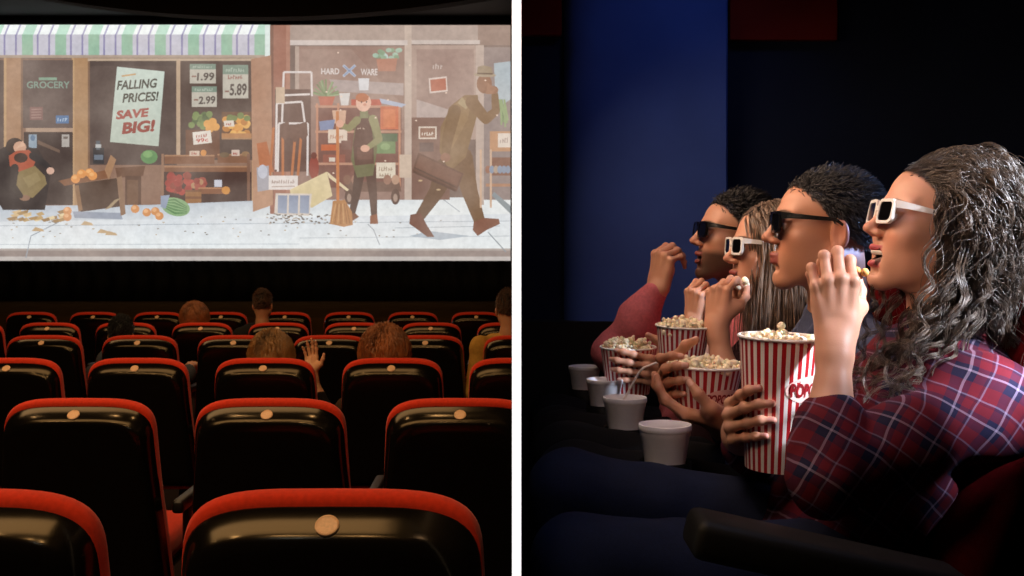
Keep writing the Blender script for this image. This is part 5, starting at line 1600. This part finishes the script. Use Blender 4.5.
def spectator(label, row, head_px, depth, scale, style, hair, cloth, seed, raised=None, elbow=None, sh_l=None, width=0.19, turn=0):
    d0 = PITCH*row; fz = float(floor_left(d0)); c = P(head_px[0], head_px[1], depth)
    rg = np.random.default_rng(seed)
    W = person(label, (c.x, depth+0.1, fz))
    M = head_frame(c, -90+turn, -2, 0, scale)
    sp = dict(skin='c08a66', hair={'chestnut': '4a2c18', 'fair': '5a3d22', 'black': '0d0a09', 'brown': '2a1a10'}[hair], jaw=1.0 if style == 'short' else 0.93)
    neck = (c.x, depth-0.02, c.z-0.205*scale)
    sl = np.array((c.x-width, depth+0.0, neck[2]-0.055)); sr = np.array((c.x+width, depth+0.0, neck[2]-0.055))
    if sh_l: sl = np.array(sh_l)
    hip = (c.x, depth+0.12, fz+0.56); chest = (c.x, depth+0.05, (neck[2]+fz+0.56)/2+0.06)
    parts = [head_piece(M, sp, neck, 0.005)]
    el = np.array(elbow[0]) if elbow and elbow[0] is not None else np.array((sl[0]-0.03, depth+0.10, sl[2]-0.26))
    er = np.array(elbow[1]) if elbow and elbow[1] is not None else np.array((sr[0]+0.03, depth+0.10, sr[2]-0.26))
    wl = el+np.array((0.04, 0.22, 0.03)); wr = er+np.array((-0.04, 0.22, 0.03))
    R0 = {**RELAX}
    arm, _ = make_arm(1, Vector(wl), (0.1, 1, 0.05), (0, 0, 1), Vector(el), R0, 'c08a66', 0.005); parts.append(arm)
    if raised is not None:
        wr = np.array(raised)
        flat_ = {'index': (5, (8, 12, 8)), 'middle': (1, (6, 10, 8)), 'ring': (-3, (8, 12, 8)), 'pinky': (-8, (12, 14, 10)), 'thumb': ((0.85, 0.6, -0.15), (0.5, 0.9, -0.1), (0.3, 1, -0.1))}
        arm, _ = make_arm(-1, Vector(wr), (-0.05, 0.12, 1), (0.25, 1, -0.1), Vector(er), flat_, 'd09a74', 0.0035, 0.92)
    else:
        arm, _ = make_arm(-1, Vector(wr), (-0.1, 1, 0.05), (0, 0, 1), Vector(er), R0, 'c08a66', 0.005)
    parts.append(arm)
    np_link('body', parts, M_skin, W)
    f = Field()
    x = np.array((1.0, 0, 0)); hp, ct, nk = np.array(hip), np.array(chest), np.array(neck)
    for s in (-1, 0, 1):
        f.rc(hp+x*s*0.08, ct+x*s*0.085, 0.10, 0.10, 0.05); f.rc(ct+x*s*0.085, nk*0.6+ct*0.4+x*s*0.09, 0.10, 0.075, 0.05)
    f.rc(sl, nk+np.array((0, 0, -0.015)), 0.062, 0.058, 0.04); f.rc(sr, nk+np.array((0, 0, -0.015)), 0.062, 0.058, 0.04)
    f.chain([sl, el, el*0.6+wl*0.4], [0.062, 0.052, 0.047], 0.03); f.chain([sr, er, er*0.6+wr*0.4], [0.062, 0.052, 0.045], 0.03)
    clothes(W, 'shirt', f, cloth, 0.010, 0.005, 22, seed)
    f = Field()
    for s in (-1, 1):
        k = (c.x+s*0.11, depth+0.52, fz+0.54); a = (c.x+s*0.11, depth+0.50, fz+0.06)
        f.rc(hp+x*s*0.09, k, 0.085, 0.065, 0.03); f.rc(k, a, 0.062, 0.045, 0.03); f.rc(a, (a[0], a[1]+0.14, a[2]-0.01), 0.045, 0.035, 0.02)
    clothes(W, 'trousers', f, M_char, 0.014, 0.003, 22, seed+1)
    if style == 'short':
        H = short_hair(1300, M, rg, (0.012, 0.030), 0.6)
        hair_mesh(W, [H], [0.0022+0.001*rg.random(len(H))], MHL[hair])
    else:
        n = 1900; u, p, nr = roots(n, M, rg); g = np.array((0, 0, -1.0)); jit = rg.normal(size=(n, 3))*0.05; c0 = np.array(M @ Vector(HC)); wide = style[1]
        def dd(t, pp):
            q = (pp-c0)/0.095; rr = np.linalg.norm(q, axis=1, keepdims=True)
            return nr*0.8*max(0, 1-3.5*t)*wide+q/np.maximum(rr, 1e-6)*np.clip(1.1*wide-rr, -0.3, 1)*1.2*(rr < 1.7)+g*(0.35+1.1*t)+np.array((0, 0.22, 0))*t+jit
        H = flow(p, nr, 20, style[2]*(0.85+0.3*rg.random(n)), dd)
        hair_mesh(W, [H], [0.0011+0.0006*rg.random(n)], MHL[hair])
    return W

spectator('person with long chestnut hair in the fifth row, left of the short-haired man', 5, (195, 320), 9.12, 0.98, ('long', 1.05, 0.24), 'chestnut', M_umber, 51)
spectator('short-haired man sitting tallest, dark against the black below the screen', 5, (263, 306), 9.15, 0.95, 'short', 'brown', M_char, 52)
spectator('dark-haired person barely visible at the left, behind a fourth-row seat', 4, (122, 337), 7.33, 0.98, 'short', 'black', M_slate, 53, None, (None, P(187, 374, 7.22)))
spectator('person with shiny dark blonde hair raising an open hand', 3, (272, 359), 5.55, 0.98, ('long', 0.94, 0.26), 'fair', M_char, 54, P(312, 374, 5.52), (None, P(322, 412, 5.50)))
spectator('woman with broad chestnut hair in the third row, right of the raised hand', 3, (385, 357), 5.55, 1.06, ('long', 1.14, 0.26), 'chestnut', M_umber, 55)
sp_x = P(476, 343, 7.22)
spectator('man in an ochre shirt at the right end, next to the white strip', 4, (508, 311), 7.36, 0.98, 'short', 'brown', M_ochre, 56, None, (P(473, 392, 7.2), None), (P(480, 346, 7.22)), 0.18)
